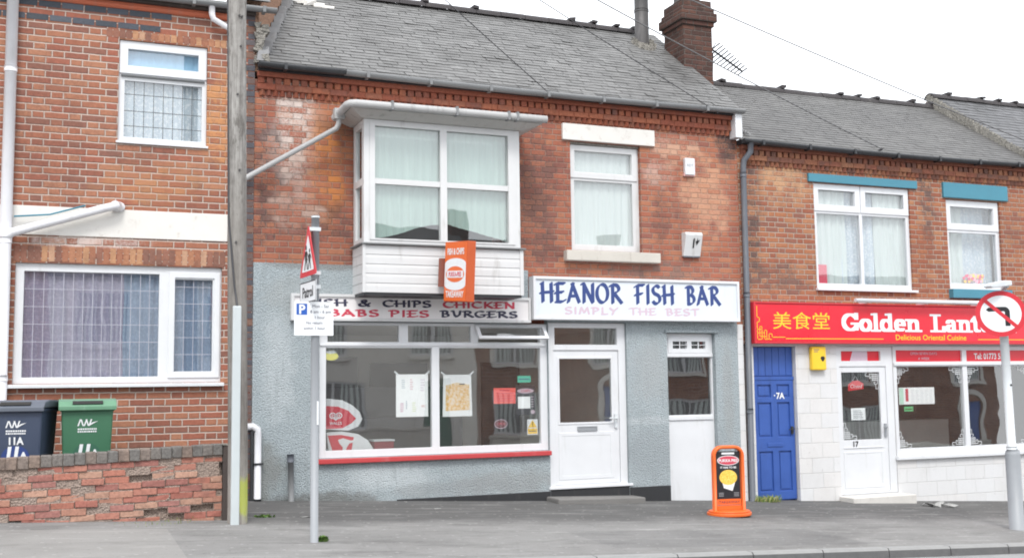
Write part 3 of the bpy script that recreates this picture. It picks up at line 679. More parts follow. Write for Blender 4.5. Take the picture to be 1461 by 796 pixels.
came(wn, .735, 1.69, 5.30, 6.03, .058, [.735+.119*k for k in range(1, 8)], [5.45, 5.645, 5.86], 'lead_came')
mb = MB(); mb.box(.64, 1.77, -.045, .03, 5.205, 5.235); mb.build('sill', M['white'], wn, bevel=.004)
wn = win(H, *LL, .03, [(-.37, 1.20, 2.27, 3.56), (1.39, 1.86, 2.33, 3.50)], [(1.32, 1.95, 2.25, 3.59, .07)], label='wide downstairs window with lilac curtains')
curtain(wn, -.42, .78, 2.2, 3.63, .11, 'drape', .018, .17, seed=3); curtain(wn, .74, 1.93, 2.2, 3.63, .12, 'drape_b', .018, .15, seed=5)
came(wn, -.37, 1.20, 2.27, 3.56, .058, [-.37+.112*k for k in range(1, 14)], [2.27+.215*k for k in range(1, 6)], 'lead_pale', .006)
came(wn, 1.39, 1.86, 2.33, 3.50, .058, [1.39+.117*k for k in range(1, 4)], [2.33+.215*k for k in range(1, 6)], 'lead_pale', .006)
mb = MB(); mb.box(-.52, 2.0, -.10, .03, 2.14, 2.185); mb.build('sill', M['white'], wn, bevel=.006)
wn = win(H, *LU2, .03, [(-3.29, -2.415, 6.23, 6.44), (-3.325, -2.37, 5.30, 6.03)]); curtain(wn, -3.36, -2.36, 5.25, 6.5, .12, 'net_b', .014, .14)
d = MB(); d.plate(*LD, .04, [(-3.1, -2.4, 2.0, 2.9)], .05); d.box(-3.1, -2.4, .06, .08, 2.0, 2.9); d.build('door', M['door_green'], H, bevel=.006)
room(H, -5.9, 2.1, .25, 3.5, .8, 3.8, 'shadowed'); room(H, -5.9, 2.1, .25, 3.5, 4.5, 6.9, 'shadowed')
# white rain pipes
swan_pipe(H, [(-.585, -.1, 7.05), (-.585, -.1, .9)], .068, 'pipe_white', 'soil_pipe', [(-.585, -.1, 5.95), (-.585, -.1, 3.85), (-.585, -.1, 2.2)])
mb = MB(); mb.tube([(.70, -.02, 4.385), (.66, -.14, 4.385), (.52, -.15, 4.345), (-.50, -.15, 4.005), (-.585, -.1, 3.96)], .052, 14); mb.tube([(.71, -.01, 4.385), (.64, -.13, 4.385)], .066, 14)
mb.build('waste_pipe', M['pipe_white'], H)
mb = MB(); mb.tube([(.3, -.1, 4.375), (-.1, -.1, 4.245), (-.5, -.09, 4.205)], .011, 8); mb.build('waste_cable', M['teal'], H)
mb = MB(); mb.tube([(1.78, -.16, 7.06), (1.78, -.16, 6.96), (1.80, -.15, 6.90), (2.10, -.07, 6.78), (2.13, -.07, 6.70), (2.13, -.07, .95)], .04, 12); mb.build('downpipe', M['pipe_white'], H)
half_gutter(H, -6, 2.62, -.16, 7.12, 'grey_plastic', .058, .01)
mb = MB(); mb.box(-6, 2.36, -.1, .02, 7.035, 7.17); mb.build('fascia', M['old_timber'], H)
slates(H, lambda t: -6, lambda t: 2.5+.9*t, -.2, 7.2, 2.6, 9.35, 'slate', .2, .3)
mb = MB()                                                      # the party gable rising above the lower roof beside it, askew
def G(t, z): return (2.41+.36*t, t, z)
mb.prism([G(0, 6.2), G(0, 7.15), G(2.6, 9.4), G(2.6, 7.9)], (-.22, 0, 0)); gw = mb.build('gable_wall', M['brick_gable'], H)
mb = MB()
for k in range(26):
    t = k/25*2.5; a = Vector(G(t, 6.47+.765*t)); j = random.uniform(-.03, .03)
    mb.box(a.x-.02, a.x+.1+j*.5, a.y-.07, a.y+.07, a.z-.03, a.z+.10+j, jit=.015)
mb.build('mortar_fillet', M['lead'], gw)
mb = MB()
for k in range(16): x, z = random.uniform(2.37, 2.5), random.uniform(6.4, 6.95); mb.box(x-.04, x+.04, -.06, .05, z-.04, z+.05, jit=.025)
mb.build('broken_mortar', M['mortar'], gw)

# ================================================================== FISH BAR BUILDING
B = thing('chip_shop', 'red brick chip shop with grey pebbledash ground floor and white bay window above', 'shop', (6.1, 0, .5))
SASH = (6.99, 8.17, 4.06, 5.70); BAYH = (3.85, 5.8, 4.0, 5.6); SHOP = (3.24, 6.57, 1.17, 2.98); DOOR = (6.575, 7.85, .62, 3.005); SIDE = (8.54, 9.39, .3, 2.86)
g_ = lambda h, k=.05: (h[0]-k, h[1]+k, h[2]-k, h[3]+k)
SD = (3.24, 7.85, 1.17, 2.99)
mb = MB(); mb.plate(2.366, 9.92, .0, 6.3, 0., [SASH, BAYH, g_(SHOP), g_(DOOR), g_(SIDE)], .14)
shell(mb, 2.366, 9.92, .14, 5.2, 0, 6.35, (2.55, 8.38)); mb.build('wall', M['brick_main'], B)
mb = MB(); mb.plate(2.366, 6.27, .3, 3.745, -.028, [SHOP, (6.2, 6.3, 1.17, 3.05)], .13)
mb.plate(6.271, 9.80, .3, 3.1, -.028, [(6.2, 6.57, 1.17, 3.05), DOOR, SIDE], .13); mb.build('render', M['render'], B)
mb = MB(); mb.box(4.3, 6.57, -.05, -.02, .2, .595); mb.box(7.852, 8.535, -.05, -.02, .1, .59); mb.box(6.575, 7.85, -.03, .1, .1, .635); mb.build('plinth', M['plinth'], B, bevel=.008)
mb = MB(); mb.box(9.80, 9.90, -.035, .02, .0, 3.0); mb.build('pilaster', M['white_block'], B)
dentils(B, 2.39, 9.86, 6.29, 'corbel')
half_gutter(B, 2.38, 3.55, -.19, 6.372, 'black_plastic', .066, .006)['label'] = 'black replacement length of gutter'
half_gutter(B, 3.50, 9.95, -.19, 6.368, 'grey_plastic', .062, .03)
mb = MB(); mb.box(2.40, 9.86, -.125, .10, 6.291, 6.40); mb.build('fascia', M['black_plastic'], B)
roof = slates(B, lambda t: 2.41+.95*t, lambda t: 9.97-.02*t, -.14, 6.37, 2.55, 8.42, 'slate', .118, .21)
ridge(roof, 3.3, 9.5, 2.55, 8.44)
mb = MB(); mb.box(9.80, 9.925, -.17, .08, 5.93, 6.33); mb.build('box_end', M['white'], B, bevel=.006)
mb = MB(); rr = random.Random(4)                                  # repaired, mortared slates high on the left
for k in range(5): a = at(415+k*13, 11+k*3.2, 2.0); mb.box(a.x-.09, a.x+.1, a.y-.03, a.y+.02, 8.04-.02*k, 8.12-.02*k, jit=.02)
mb.build('mortar_patch', M['cream'], roof)
# bay window (square oriel)
X0, X1, YF = 3.70, 5.93, -.57
bay = MB(); PW = [(3.85, 4.76, 4.85, 5.555), (4.855, 5.755, 4.85, 5.555), (3.85, 4.76, 4.05, 4.775), (4.855, 5.755, 4.05, 4.775)]
bay.plate(X0, X1, 3.985, 5.64, YF, PW, .07)
for xx, s in ((X0, 1), (X1, -1)):                                 # the two cheeks with their narrow panes
    ys = (YF+.071, YF+.11, -.14, -.03); zs = (3.985, 4.06, 4.76, 4.86, 5.54, 5.64)
    for a in range(3):
        for b in range(5):
            if a == 1 and b in (1, 3): continue
            bay.box(min(xx, xx+s*.06), max(xx, xx+s*.06), ys[a], ys[a+1], zs[b], zs[b+1])
bay = bay.build('bay_window', M['white_old'], B, bevel=.004)
for p in PW: pane(bay, p[0]-.004, p[1]+.004, p[2]-.004, p[3]+.004, YF+.035, 'glass_up')
mb = MB(); mb.plate(3.78, 5.85, 4.03, 5.6, YF-.012, [(3.85, 4.76, 4.05, 5.555), (4.855, 5.755, 4.05, 5.555)], .02); mb.build('sash_bead', M['white_old'], bay)
for xx in (X0+.03, X1-.03):
    for (a, b) in ((4.06, 4.76), (4.86, 5.54)):
        m2 = MB(); m2.poly([(xx, YF+.11, a), (xx, -.14, a), (xx, -.14, b), (xx, YF+.11, b)]); m2.build('pane', M['glass_up'], bay)
hm = lambda t: .10+.20*abs(math.sin(math.pi*t*1.0))
curtain(bay, 3.78, 4.82, 4.02, 5.6, YF+.11, 'net_green', .009, .10, hem=lambda t: .05+.24*max(0, math.sin(math.pi*(t-.12)/1.3))*t, seed=11)
curtain(bay, 4.80, 5.86, 4.02, 5.6, YF+.115, 'net_green', .009, .10, hem=lambda t: .27*(1-t)*.9+.05, seed=12)
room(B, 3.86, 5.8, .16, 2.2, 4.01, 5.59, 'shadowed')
mb = MB()                                                        # shiplap apron below the bay
for k in range(5):
    z = 3.335+k*.125
    mb.prism([(X0-.01, YF-.006, z), (X0-.01, YF-.015, z), (X0-.01, YF-.015, z+.085), (X0-.01, YF-.008, z+.122), (X0-.01, YF-.006, z+.122)], (X1-X0+.03, 0, 0))
    mb.box(X0-.012, X0+.006, YF-.004, -.03, z, z+.119); mb.box(X1-.006, X1+.018, YF-.004, -.03, z, z+.119)
mb.box(X0-.022, X0+.02, YF-.028, YF+.01, 3.332, 3.962); mb.box(X1-.02, X1+.03, YF-.028, YF+.01, 3.332, 3.962)
mb.build('bay_apron', M['white_old'], bay, bevel=.003)
mb = MB(); mb.box(X0, X1+.005, YF, .0, 3.30, 3.333); mb.build('bay_soffit', M['black_plastic'], bay)
mb = MB(); mb.box(X0-.05, X1+.06, YF-.06, -.03, 3.963, 3.985); mb.build('sill', M['grey_plastic'], bay, bevel=.004)
mb = MB(); fr = [(X0-.18, 5.69), (X1+.2, 5.69)]                   # flat bay roof with its sloping soffit
lo = [(X0-.04, YF-.04), (X1+.04, YF-.04), (X1+.04, 0), (X0-.04, 0)]; hi = [(X0-.22, YF-.22), (X1+.26, YF-.22), (X1+.26, 0), (X0-.22, 0)]
for k in range(4):
    l = (k+1) % 4
    mb.poly([(*lo[k], 5.64), (*lo[l], 5.64), (*hi[l], 5.715), (*hi[k], 5.715)]); mb.poly([(*hi[k], 5.715), (*hi[l], 5.715), (*hi[l], 5.80), (*hi[k], 5.80)])
mb.poly([(*p, 5.641) for p in lo]); mb.poly([(*p, 5.80) for p in hi])
mb.build('bay_roof', M['bay_lead'], bay)
mb = MB(); gy = YF-.275; gx = X0-.275
mb.tube([(gx, -.10, 5.735), (gx, gy+.09, 5.75), (gx+.03, gy+.02, 5.755), (gx+.10, gy, 5.76), (X1+.30, gy, 5.765)], .052, 12)
mb.tube([(gx, -.33, 5.70), (gx-.005, -.33, 5.60), (gx-.03, -.3, 5.54), (2.3, -.12, 4.87), (2.14, -.1, 4.77)], .036, 12)
mb.box(gx-.07, gx+.07, -.38, -.28, 5.66, 5.80)
mb.build('bay_gutter', M['gutter_pale'], bay)
for x in (4.0, 4.9, 5.65, 5.78): mb = MB(); mb.box(x-.016, x+.016, gy-.058, gy+.058, 5.705, 5.825); mb.build('gutter_bracket', M['grey_plastic'], bay)
# sash window with stone lintel
wn = win(B, 6.99, 8.17, 4.08, 5.665, .07, [(7.09, 8.05, 5.26, 5.57), (7.08, 8.06, 4.17, 5.125)], [(7.0, 8.14, 5.165, 5.66, .085)], mat='white_old', label='upstairs sash window with a full net curtain')
curtain(wn, 7.03, 8.14, 4.1, 5.64, .16, 'net', .010, .13, seed=21); room(B, 6.95, 8.3, .3, 2.2, 4.0, 5.75, 'shadowed')
mb = MB(); mb.box(6.855, 8.41, -.045, .12, 5.71, 5.955); mb.build('lintel', M['cream'], B, bevel=.006)['label'] = 'thick white painted lintel'
mb = MB(); mb.box(6.855, 8.42, -.12, .12, 3.905, 4.055); mb.build('sill', M['stone'], B, bevel=.01)
mb = MB(); mb.box(7.0, 8.16, .03, .10, 5.667, 5.70); mb.build('timber_head', M['mortar'], B)
# shop front
sp = MB(); P1 = [(3.34, 4.82, 1.27, 2.63), (4.93, 6.46, 1.27, 2.63)]; P2 = [(3.36, 4.35, 2.71, 2.935), (4.48, 5.40, 2.71, 2.935), (5.51, 6.46, 2.71, 2.935)]
sp.plate(3.242, 6.568, 1.172, 2.975, .015, P1+P2, .08)
sp.box(3.25, 6.56, -.004, .014, 2.655, 2.685)
sp = sp.build('shopfront', M['white'], B, bevel=.005)
for p in P1+P2[:2]: pane(sp, p[0]-.005, p[1]+.005, p[2]-.005, p[3]+.005, .055)
vm = MB(); a0, a1, b0, b1, k = 5.46, 6.53, 2.685, 2.965, .05       # the top light standing open
def VS(x, z): t = (2.965-z); return (x, .008-.62*t, 2.965-.72*t)
for (xa, xb, za, zb) in ((a0, a1, b0, b0+k), (a0, a1, b1-k, b1), (a0, a0+k, b0+k, b1-k), (a1-k, a1, b0+k, b1-k)):
    q = [Vector(VS(xa, za)), Vector(VS(xb, za)), Vector(VS(xb, zb)), Vector(VS(xa, zb))]; vm.prism(q, (0, .03, -.02))
vm.build('vent_sash', M['white'], sp, bevel=.004)
mb = MB(); mb.poly([VS(a0+k, b0+k), VS(a1-k, b0+k), VS(a1-k, b1-k), VS(a0+k, b1-k)]); mb.build('pane', M['glass'], sp)
mb = MB(); mb.box(3.21, 6.572, -.10, .03, 1.105, 1.168); mb.build('sill', M['red_sill'], sp, bevel=.008)['label'] = 'red painted shop sill'
# interior of the shop
sr = room(B, 2.5, 8.2, .2, 3.6, .62, 2.97, 'tile', 'shop_interior')
mb = MB(); mb.box(2.6, 6.2, 2.6, 3.3, .63, 1.62); mb.box(2.6, 6.2, 2.9, 3.55, 1.62, 2.1); mb.box(3.9, 4.6, 3.2, 3.58, 2.1, 2.6); mb.build('frying_range', M['range'], sr, bevel=.01)
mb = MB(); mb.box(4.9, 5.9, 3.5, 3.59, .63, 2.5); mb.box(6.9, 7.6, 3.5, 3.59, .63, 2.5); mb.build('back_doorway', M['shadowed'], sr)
room(B, 8.56, 9.8, .2, 2.5, .3, 2.9, 'shadowed')
# main door
dr = MB(); dr.plate(6.58, 7.845, .64, 2.998, .012, [(6.69, 7.71, 2.68, 2.925), (6.665, 7.73, .665, 2.60)], .08)
dr.plate(6.668, 7.727, .668, 2.597, .03, [(6.765, 7.605, 1.555, 2.475)], .04)
dr.plate(6.74, 7.625, .74, 1.41, .024, [(6.79, 7.575, .80, 1.36)], .012); dr.box(6.79, 7.575, .028, .035, .80, 1.36)
dr.plate(6.735, 7.635, 1.525, 2.505, .022, [(6.765, 7.605, 1.555, 2.475)], .02)
dr = dr.build('door', M['white'], B, bevel=.004); dr['label'] = 'white half glazed shop door with letterbox'
pane(dr, 6.76, 7.61, 1.55, 2.48, .05); pane(dr, 6.685, 7.715, 2.675, 2.93, .05)
mb = MB(); mb.box(7.645, 7.69, .0, .022, 1.46, 1.67); mb.tube([(7.667, .0, 1.60), (7.667, -.045, 1.60), (7.53, -.05, 1.605)], .011, 8); mb.build('handle', M['steel_light'], dr, bevel=.003)
mb = MB(); mb.plate(7.04, 7.36, 1.425, 1.495, .012, [(7.06, 7.34, 1.44, 1.48)], .015); mb.box(7.06, 7.34, .018, .022, 1.441, 1.479); mb.build('letterbox', M['steel'], dr, bevel=.002)
mb = MB(); mb.box(6.55, 7.9, -.05, .1, .615, .65); mb.build('threshold', M['white'], dr, bevel=.006)
mb = MB(); mb.prism([(6.5, -.45, .3), (7.92, -.38, .25), (7.9, -.03, .25), (6.5, -.03, .3)], (0, 0, .225)); mb.build('doorstep', M['concrete'], B, bevel=.02)
# side door
d2 = MB(); d2.plate(8.545, 9.385, .31, 2.855, .05, [(8.575, 9.355, 1.62, 2.49), (8.68, 8.93, 2.625, 2.735), (9.01, 9.26, 2.625, 2.735)], .05)
d2.plate(8.60, 9.33, 2.56, 2.80, .036, [(8.68, 8.93, 2.625, 2.735), (9.01, 9.26, 2.625, 2.735)], .02)
d2.box(8.575, 9.36, .03, .049, 1.545, 1.60); d2.box(8.55, 9.38, .025, .049, 2.50, 2.555)
d2.box(8.80, 8.815, .045, .06, 2.625, 2.735); d2.box(9.13, 9.145, .045, .06, 2.625, 2.735); d2.box(8.68, 8.93, .046, .06, 2.675, 2.685); d2.box(9.01, 9.26, .046, .06, 2.675, 2.685)
d2 = d2.build('door', M['white'], B, bevel=.003); d2['label'] = 'plain white side door with dark upper pane'
pane(d2, 8.57, 9.36, 1.615, 2.495, .085); pane(d2, 8.67, 8.94, 2.62, 2.74, .085); pane(d2, 9.0, 9.27, 2.62, 2.74, .085)
mb = MB(); mb.box(8.5, 9.44, -.06, -.022, 2.865, 2.905); mb.build('drip_mould', M['render'], B)
# flue and chimney
mb = MB(); mb.tube([(9.42, 2.05, 7.9), (9.42, 2.05, 9.7)], .125, 20); mb.tube([(9.42, 2.05, 8.62), (9.42, 2.05, 8.66)], .132, 20); fl = mb.build('flue', M['flue'], B)
mb = MB()
for k in range(18): a = k/18*6.28; mb.box(9.42+.15*math.cos(a)-.05, 9.42+.15*math.cos(a)+.05, 2.0+.14*math.sin(a)-.05, 2.0+.14*math.sin(a)+.05, 8.0+.11*math.sin(a)-.04, 8.07+.11*math.sin(a), jit=.025)
mb.build('flue_mortar', M['mortar'], fl)
mb = MB(); CX0, CX1, CY0, CY1 = 9.81, 10.38, 1.30, 1.95
mb.box(CX0, CX1, CY0, CY1, 6.9, 8.22)
for k, (e, a, b) in enumerate(((.03, 8.22, 8.30), (.07, 8.30, 8.45), (.035, 8.45, 8.53), (.0, 8.53, 8.68))): mb.box(CX0-e, CX1+e, CY0-e, CY1+e, a+.0005, b)
ch = mb.build('chimney', M['brick_chimney'], B, bevel=.006)
for xx in (9.95, 10.23): mb = MB(); mb.tube([(xx, 1.62, 8.67), (xx, 1.62, 8.74), (xx, 1.62, 9.15), (xx, 1.62, 9.2)], [.12, .11, .09, .105], 14); mb.build('chimney_pot', M['flue'], ch)
# stub pipes at the left foot of the wall
mb = MB(); mb.tube([(2.30, -.06, 1.615), (2.37, -.07, 1.62), (2.43, -.08, 1.58), (2.435, -.08, 1.52), (2.435, -.08, .70)], .045, 12); pp = mb.build('overflow_pipe', M['pipe_white'], B)
mb = MB(); mb.tube([(2.435, -.08, .70), (2.435, -.08, .61)], .05, 12); mb.box(2.385, 2.50, -.13, -.02, 1.13, 1.155); mb.build('pipe_shoe', M['black_plastic'], pp)
mb = MB(); mb.box(2.345, 2.375, -.09, -.03, .62, 1.56); mb.build('cable_strip', M['black_plastic'], B)
mb = MB(); mb.tube([(2.87, -.09, .55), (2.855, -.085, 1.16)], .038, 12); pp = mb.build('vent_pipe', M['grey_plastic'], B)
mb = MB(); mb.tube([(2.855, -.085, 1.15), (2.855, -.085, 1.25)], .046, 12); mb.build('pipe_cap', M['mid_grey'], pp)

# ================================================================== TAKEAWAY
T = thing('takeaway_shop', 'brick takeaway with teal lintels above and white painted blockwork round its shopfront', 'shop', (13.1, 0, .2))
W1 = (11.39, 13.38, 3.6, 5.335); W2 = (14.18, 15.41, 3.655, 5.215); GD = (11.69, 12.845, .28, 2.66); GW = (12.85, 15.99, .86, 2.68); BD = (10.095, 10.895, .22, 2.66)
mb = MB(); mb.plate(9.923, 16.3, 2.70, 5.86, .012, [W1, W2], .12); shell(mb, 9.923, 16.3, .132, 5.2, -.5, 5.86, (2.5, 7.58)); mb.build('wall', M['brick_gold'], T)
mb = MB(); mb.plate(9.983, 16.3, -.3, 2.70, -.012, [BD, GD, GW], .14); mb.build('lower_wall', M['white_block'], T)
dentils(T, 9.98, 16.3, 5.85, 'corbel_gold', .012)
half_gutter(T, 9.93, 16.35, -.17, 5.905, 'black_plastic', .062, .03)
mb = MB(); mb.box(9.93, 16.3, -.10, .10, 5.852, 5.925); mb.build('fascia', M['black_plastic'], T)
roof2 = slates(T, lambda t: 9.93, lambda t: 16.3, -.12, 5.9, 2.5, 7.62, 'slate_gold', .12, .22, jit=.35); ridge(roof2, 10.4, 16.3, 2.5, 7.62)
mb = MB(); mb.box(9.86, 10.12, 1.08, 1.30, 7.02, 7.10, jit=.02); mb.build('chimney_flashing', M['lead'], roof2)
mb = MB()
for k in range(26):
    t = k/25; p = Vector((10.02, 1.1, 6.74)).lerp(Vector((10.20, .05, 6.05)), t); mb.box(p.x-.015, p.x+.015, p.y-.02, p.y+.01, p.z-.005, p.z+.03, jit=.006)
mb.build('step_flashing', M['lead'], roof2)
swan_pipe(T, [(10.07, -.17, 5.86), (10.07, -.16, 5.72), (10.0, -.08, 5.6), (9.985, -.07, 5.5), (9.955, -.07, .12)], .047, 'mid_grey', clips=[(9.98, -.07, 5.3), (9.97, -.07, 3.4), (9.96, -.07, 1.6)])
wn = win(T, *W1, .05, [(11.50, 12.24, 4.99, 5.24), (12.46, 13.27, 4.99, 5.24), (11.46, 12.33, 3.69, 4.84), (12.39, 13.31, 3.69, 4.84)], [(11.40, 12.345, 4.88, 5.33, .10), (12.36, 13.37, 4.88, 5.33, .10)], label='wide four light bedroom window')
curtain(wn, 11.45, 12.1, 3.66, 5.3, .15, 'net', .022, .16, seed=31); curtain(wn, 12.0, 12.75, 3.66, 5.3, .19, 'net_b', .03, .2, seed=33); curtain(wn, 12.7, 13.33, 3.66, 5.3, .15, 'net', .022, .15, seed=34)
mb = MB(); mb.box(11.36, 13.43, -.05, .05, 3.565, 3.605); mb.build('sill', M['white'], wn, bevel=.005)
mb = MB(); mb.box(11.275, 13.53, -.03, .1, 5.345, 5.48); mb.build('lintel', M['teal'], T, bevel=.006)
wn = win(T, *W2, .06, [(14.30, 15.28, 4.80, 5.09), (14.26, 15.33, 3.76, 4.64)], [(14.19, 15.395, 4.69, 5.205, .11)], label='smaller bedroom window with flowers on its sill')
curtain(wn, 14.2, 14.75, 3.7, 5.15, .24, 'net', .025, .18, seed=41); curtain(wn, 14.7, 15.4, 3.7, 5.15, .27, 'net_b', .02, .16, seed=42)
mb = MB(); mb.box(14.105, 15.58, -.03, .1, 5.235, 5.50); mb.build('lintel', M['teal'], T, bevel=.008)
mb = MB(); mb.box(14.15, 15.5, -.09, .1, 3.49, 3.645); mb.build('sill', M['teal'], T, bevel=.008)
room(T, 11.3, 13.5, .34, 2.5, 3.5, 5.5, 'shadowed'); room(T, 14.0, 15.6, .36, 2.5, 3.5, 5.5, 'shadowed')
# blue door
bd = MB(); bd.box(10.10, 10.89, .08, .12, .25, 2.655)
for k in range(6): bd.box(10.108+k*.130, 10.108+k*.130+.124, .066, .079, 2.20, 2.65)
bd.box(10.10, 10.89, .05, .079, 2.13, 2.185)
PX = ((10.19, 10.45), (10.56, 10.80))
PAN = [(a, b, c, e) for a, b in PX for c, e in ((.42, 1.10), (1.30, 1.72), (1.80, 2.06))]
PAN = [(a, b, c, e) for a, b in PX for c, e in ((.40, 1.02), (1.24, 1.78), (1.86, 2.06))]
bd.plate(10.11, 10.88, .27, 2.125, .055, PAN, .025)
for a, b, c, e in PAN: bd.prism([(a+.03, .066, c+.03), (b-.03, .066, c+.03), (b-.03, .066, e-.03), (a+.03, .066, e-.03)], (0, .012, 0))
bd.box(10.35, 10.64, .044, .054, 1.09, 1.15)
bd = bd.build('door', M['door_blue'], T, bevel=.006); bd['label'] = 'blue panelled door under vertical boards'
mb = MB(); mb.box(10.80, 10.84, .03, .054, 1.28, 1.40); mb.tube([(10.82, .03, 1.36), (10.82, -.01, 1.36), (10.72, -.015, 1.355)], .010, 8); mb.build('handle', M['black_plastic'], bd)
text('7A', .13, (10.62, .052, 1.84), M['sign_white'], bd, bold=.004, name='door_number'); mb = MB(); mb.box(10.50, 10.52, .046, .054, 1.88, 1.90); mb.build('door_stud', M['sign_white'], bd)
# glazed shop door
gd = MB(); gd.plate(11.695, 12.84, .285, 2.655, .0, [(11.80, 12.60, 2.425, 2.585), (11.755, 12.70, .31, 2.335)], .08)
gd.plate(11.758, 12.697, .313, 2.332, .015, [(11.80, 12.575, 1.15, 2.24)], .04); gd.plate(11.79, 12.60, .38, .96, .008, [(11.84, 12.55, .43, .93)], .01); gd.box(11.84, 12.55, .012, .02, .43, .93)
gd.box(11.79, 12.60, .004, .014, 1.015, 1.035)
gd = gd.build('door', M['white'], T, bevel=.004); gd['label'] = 'white glazed takeaway door numbered 17'
pane(gd, 11.79, 12.58, 1.145, 2.245, .04); mb = MB(); mb.poly([(11.79, .04, 2.42), (12.61, .04, 2.42), (12.61, .04, 2.59), (11.79, .04, 2.59)]); mb.build('red_panel', M['gold_red'], gd)
mb = MB(); mb.poly([(12.0, .036, 2.425), (12.36, .036, 2.425), (12.36, .036, 2.585), (12.06, .036, 2.585)]); mb.build('opening_hours', M['pink_ink'], gd)
text('17', .12, (12.02, .006, 1.045), M['black'], gd, name='door_number', bold=.003)
mb = MB(); mb.box(12.62, 12.66, -.012, .014, 1.18, 1.40); mb.tube([(12.64, -.01, 1.34), (12.64, -.05, 1.34), (12.56, -.055, 1.34)], .01, 8); mb.build('handle', M['steel'], gd)
mb = MB(); mb.box(11.64, 12.9, -.36, -.02, -.1, .27); mb.build('doorstep', M['pale_stone'], T, bevel=.012)
# takeaway window
gp = MB(); GP = [(12.93, 14.36, .98, 2.325), (14.46, 15.92, .98, 2.325)]; GT = [(12.93, 14.36, 2.41, 2.60), (14.46, 15.92, 2.41, 2.60)]
gp.plate(12.852, 15.985, .862, 2.675, .005, GP+GT, .08); gp.box(12.86, 15.98, -.02, .003, 2.345, 2.39)
gp = gp.build('shopfront', M['white'], T, bevel=.005)
for p in GP: pane(gp, p[0]-.005, p[1]+.005, p[2]-.005, p[3]+.005, .045)
for i, p in enumerate(GT):
    mb = MB(); mb.poly([(p[0]-.005, .04, p[2]-.005), (p[1]+.005, .04, p[2]-.005), (p[1]+.005, .04, p[3]+.005), (p[0]-.005, .04, p[3]+.005)]); mb.build('red_panel', M['gold_red'], gp)
text('OPEN SEVEN DAYS', .062, (13.55, .036, 2.525), M['pink_ink'], gp, sx=1.1); text('A WEEK', .062, (13.55, .036, 2.44), M['pink_ink'], gp, sx=1.1)
text('Tel: 01773 533 3', .14, (14.66, .036, 2.45), M['sign_white'], gp, align='LEFT', sx=.85, bold=.003)
mb = MB(); mb.box(12.82, 16.0, -.075, .0, .80, .858); mb.build('sill', M['white'], gp, bevel=.008)
def fret(mb, x, z, sx, sz, y):
    """corner fretwork of joined square scrolls"""
    u = .032; w = .007
    H_ = lambda a, b, c: mb.box(min(x+sx*a*u, x+sx*b*u), max(x+sx*a*u, x+sx*b*u), y-.001, y, z+sz*c*u-w/2, z+sz*c*u+w/2)
    V_ = lambda a, c, e: mb.box(x+sx*a*u-w/2, x+sx*a*u+w/2, y-.0022, y-.0012, min(z+sz*c*u, z+sz*e*u), max(z+sz*c*u, z+sz*e*u))
    for k in (1, 2, 3, 4): H_(.6, 4.4, k); V_(k, .6, 4.4)
    H_(4.4, 6, 1); V_(6, 1, 3); H_(5, 6, 3); V_(5, 2, 3); H_(6, 8.5, 2); V_(8.5, .5, 2); H_(7.2, 8.5, .5)
    V_(1, 4.4, 6); H_(1, 3, 6); V_(3, 5, 6); H_(2, 3, 5); V_(2, 6, 8.5); H_(.5, 2, 8.5); V_(.5, 7.2, 8.5)
for p in GP:
    for sx in (1, -1):
        for sz in (1, -1): mb = MB(); fret(mb, p[0] if sx > 0 else p[1], p[2] if sz > 0 else p[3], sx, sz, .042); mb.build('corner_fretwork', M['sign_white'], gp)
mb = MB(); fret(mb, 12.575, 2.24, -1, -1, .037); mb.build('corner_fretwork', M['sign_white'], gd)
mb = MB(); fret(mb, 11.80, 1.15, 1, 1, .037); mb.build('corner_fretwork', M['sign_white'], gd)
gr = room(T, 11.6, 16.2, .2, 3.2, .2, 2.68, 'shadowed', 'takeaway_interior'); mb = MB(); mb.box(11.8, 15.9, 2.0, 2.5, .21, 1.35); mb.build('service_counter', M['tile'], gr)

# ================================================================== NEXT HOUSE (only its roof shows)
N_ = thing('terraced_house', 'far right terraced house with darker slate roof rising beyond the takeaway', 'house', (20, 0, 0))
mb = MB(); mb.plate(16.303, 24, -.6, 5.9, .0, [(17.4, 18.6, 3.4, 5.0), (20.5, 21.7, 3.4, 5.0), (17.2, 19.2, .8, 2.4), (20.6, 21.5, -.2, 2.1)], .12); shell(mb, 16.303, 24, .12, 5.2, -.6, 5.9, (2.5, 7.8)); mb.build('wall', M['brick_far'], N_)
for h in ((17.4, 18.6, 3.4, 5.0), (20.5, 21.7, 3.4, 5.0), (17.2, 19.2, .8, 2.4)):
    wn = win(N_, *h, .06, [(h[0]+.08, h[1]-.08, h[2]+.08, h[3]-.5), (h[0]+.08, h[1]-.08, h[3]-.42, h[3]-.08)]); curtain(wn, h[0]+.03, h[1]-.03, h[2]+.04, h[3]-.04, .2, 'net', .02, .14)
d = MB(); d.box(20.6, 21.5, .06, .1, -.2, 2.1); d.build('door', M['door_green'], N_)
roof3 = slates(N_, lambda t: 16.32, lambda t: 24.2, -.12, 5.98, 2.5, 7.84, 'slate_far', .16, .25); ridge(roof3, 16.3, 24.2, 2.5, 7.86)
half_gutter(N_, 16.4, 24.1, -.18, 5.95, 'black_plastic')
mb = MB()
for k in range(40): t = k/39; mb.box(16.285, 16.335, -.12+2.62*t-.05, -.12+2.62*t+.06, 5.95+1.88*t-.24, 5.95+1.88*t+.025, jit=.014)
mb.build('verge_mortar', M['mortar'], roof3)

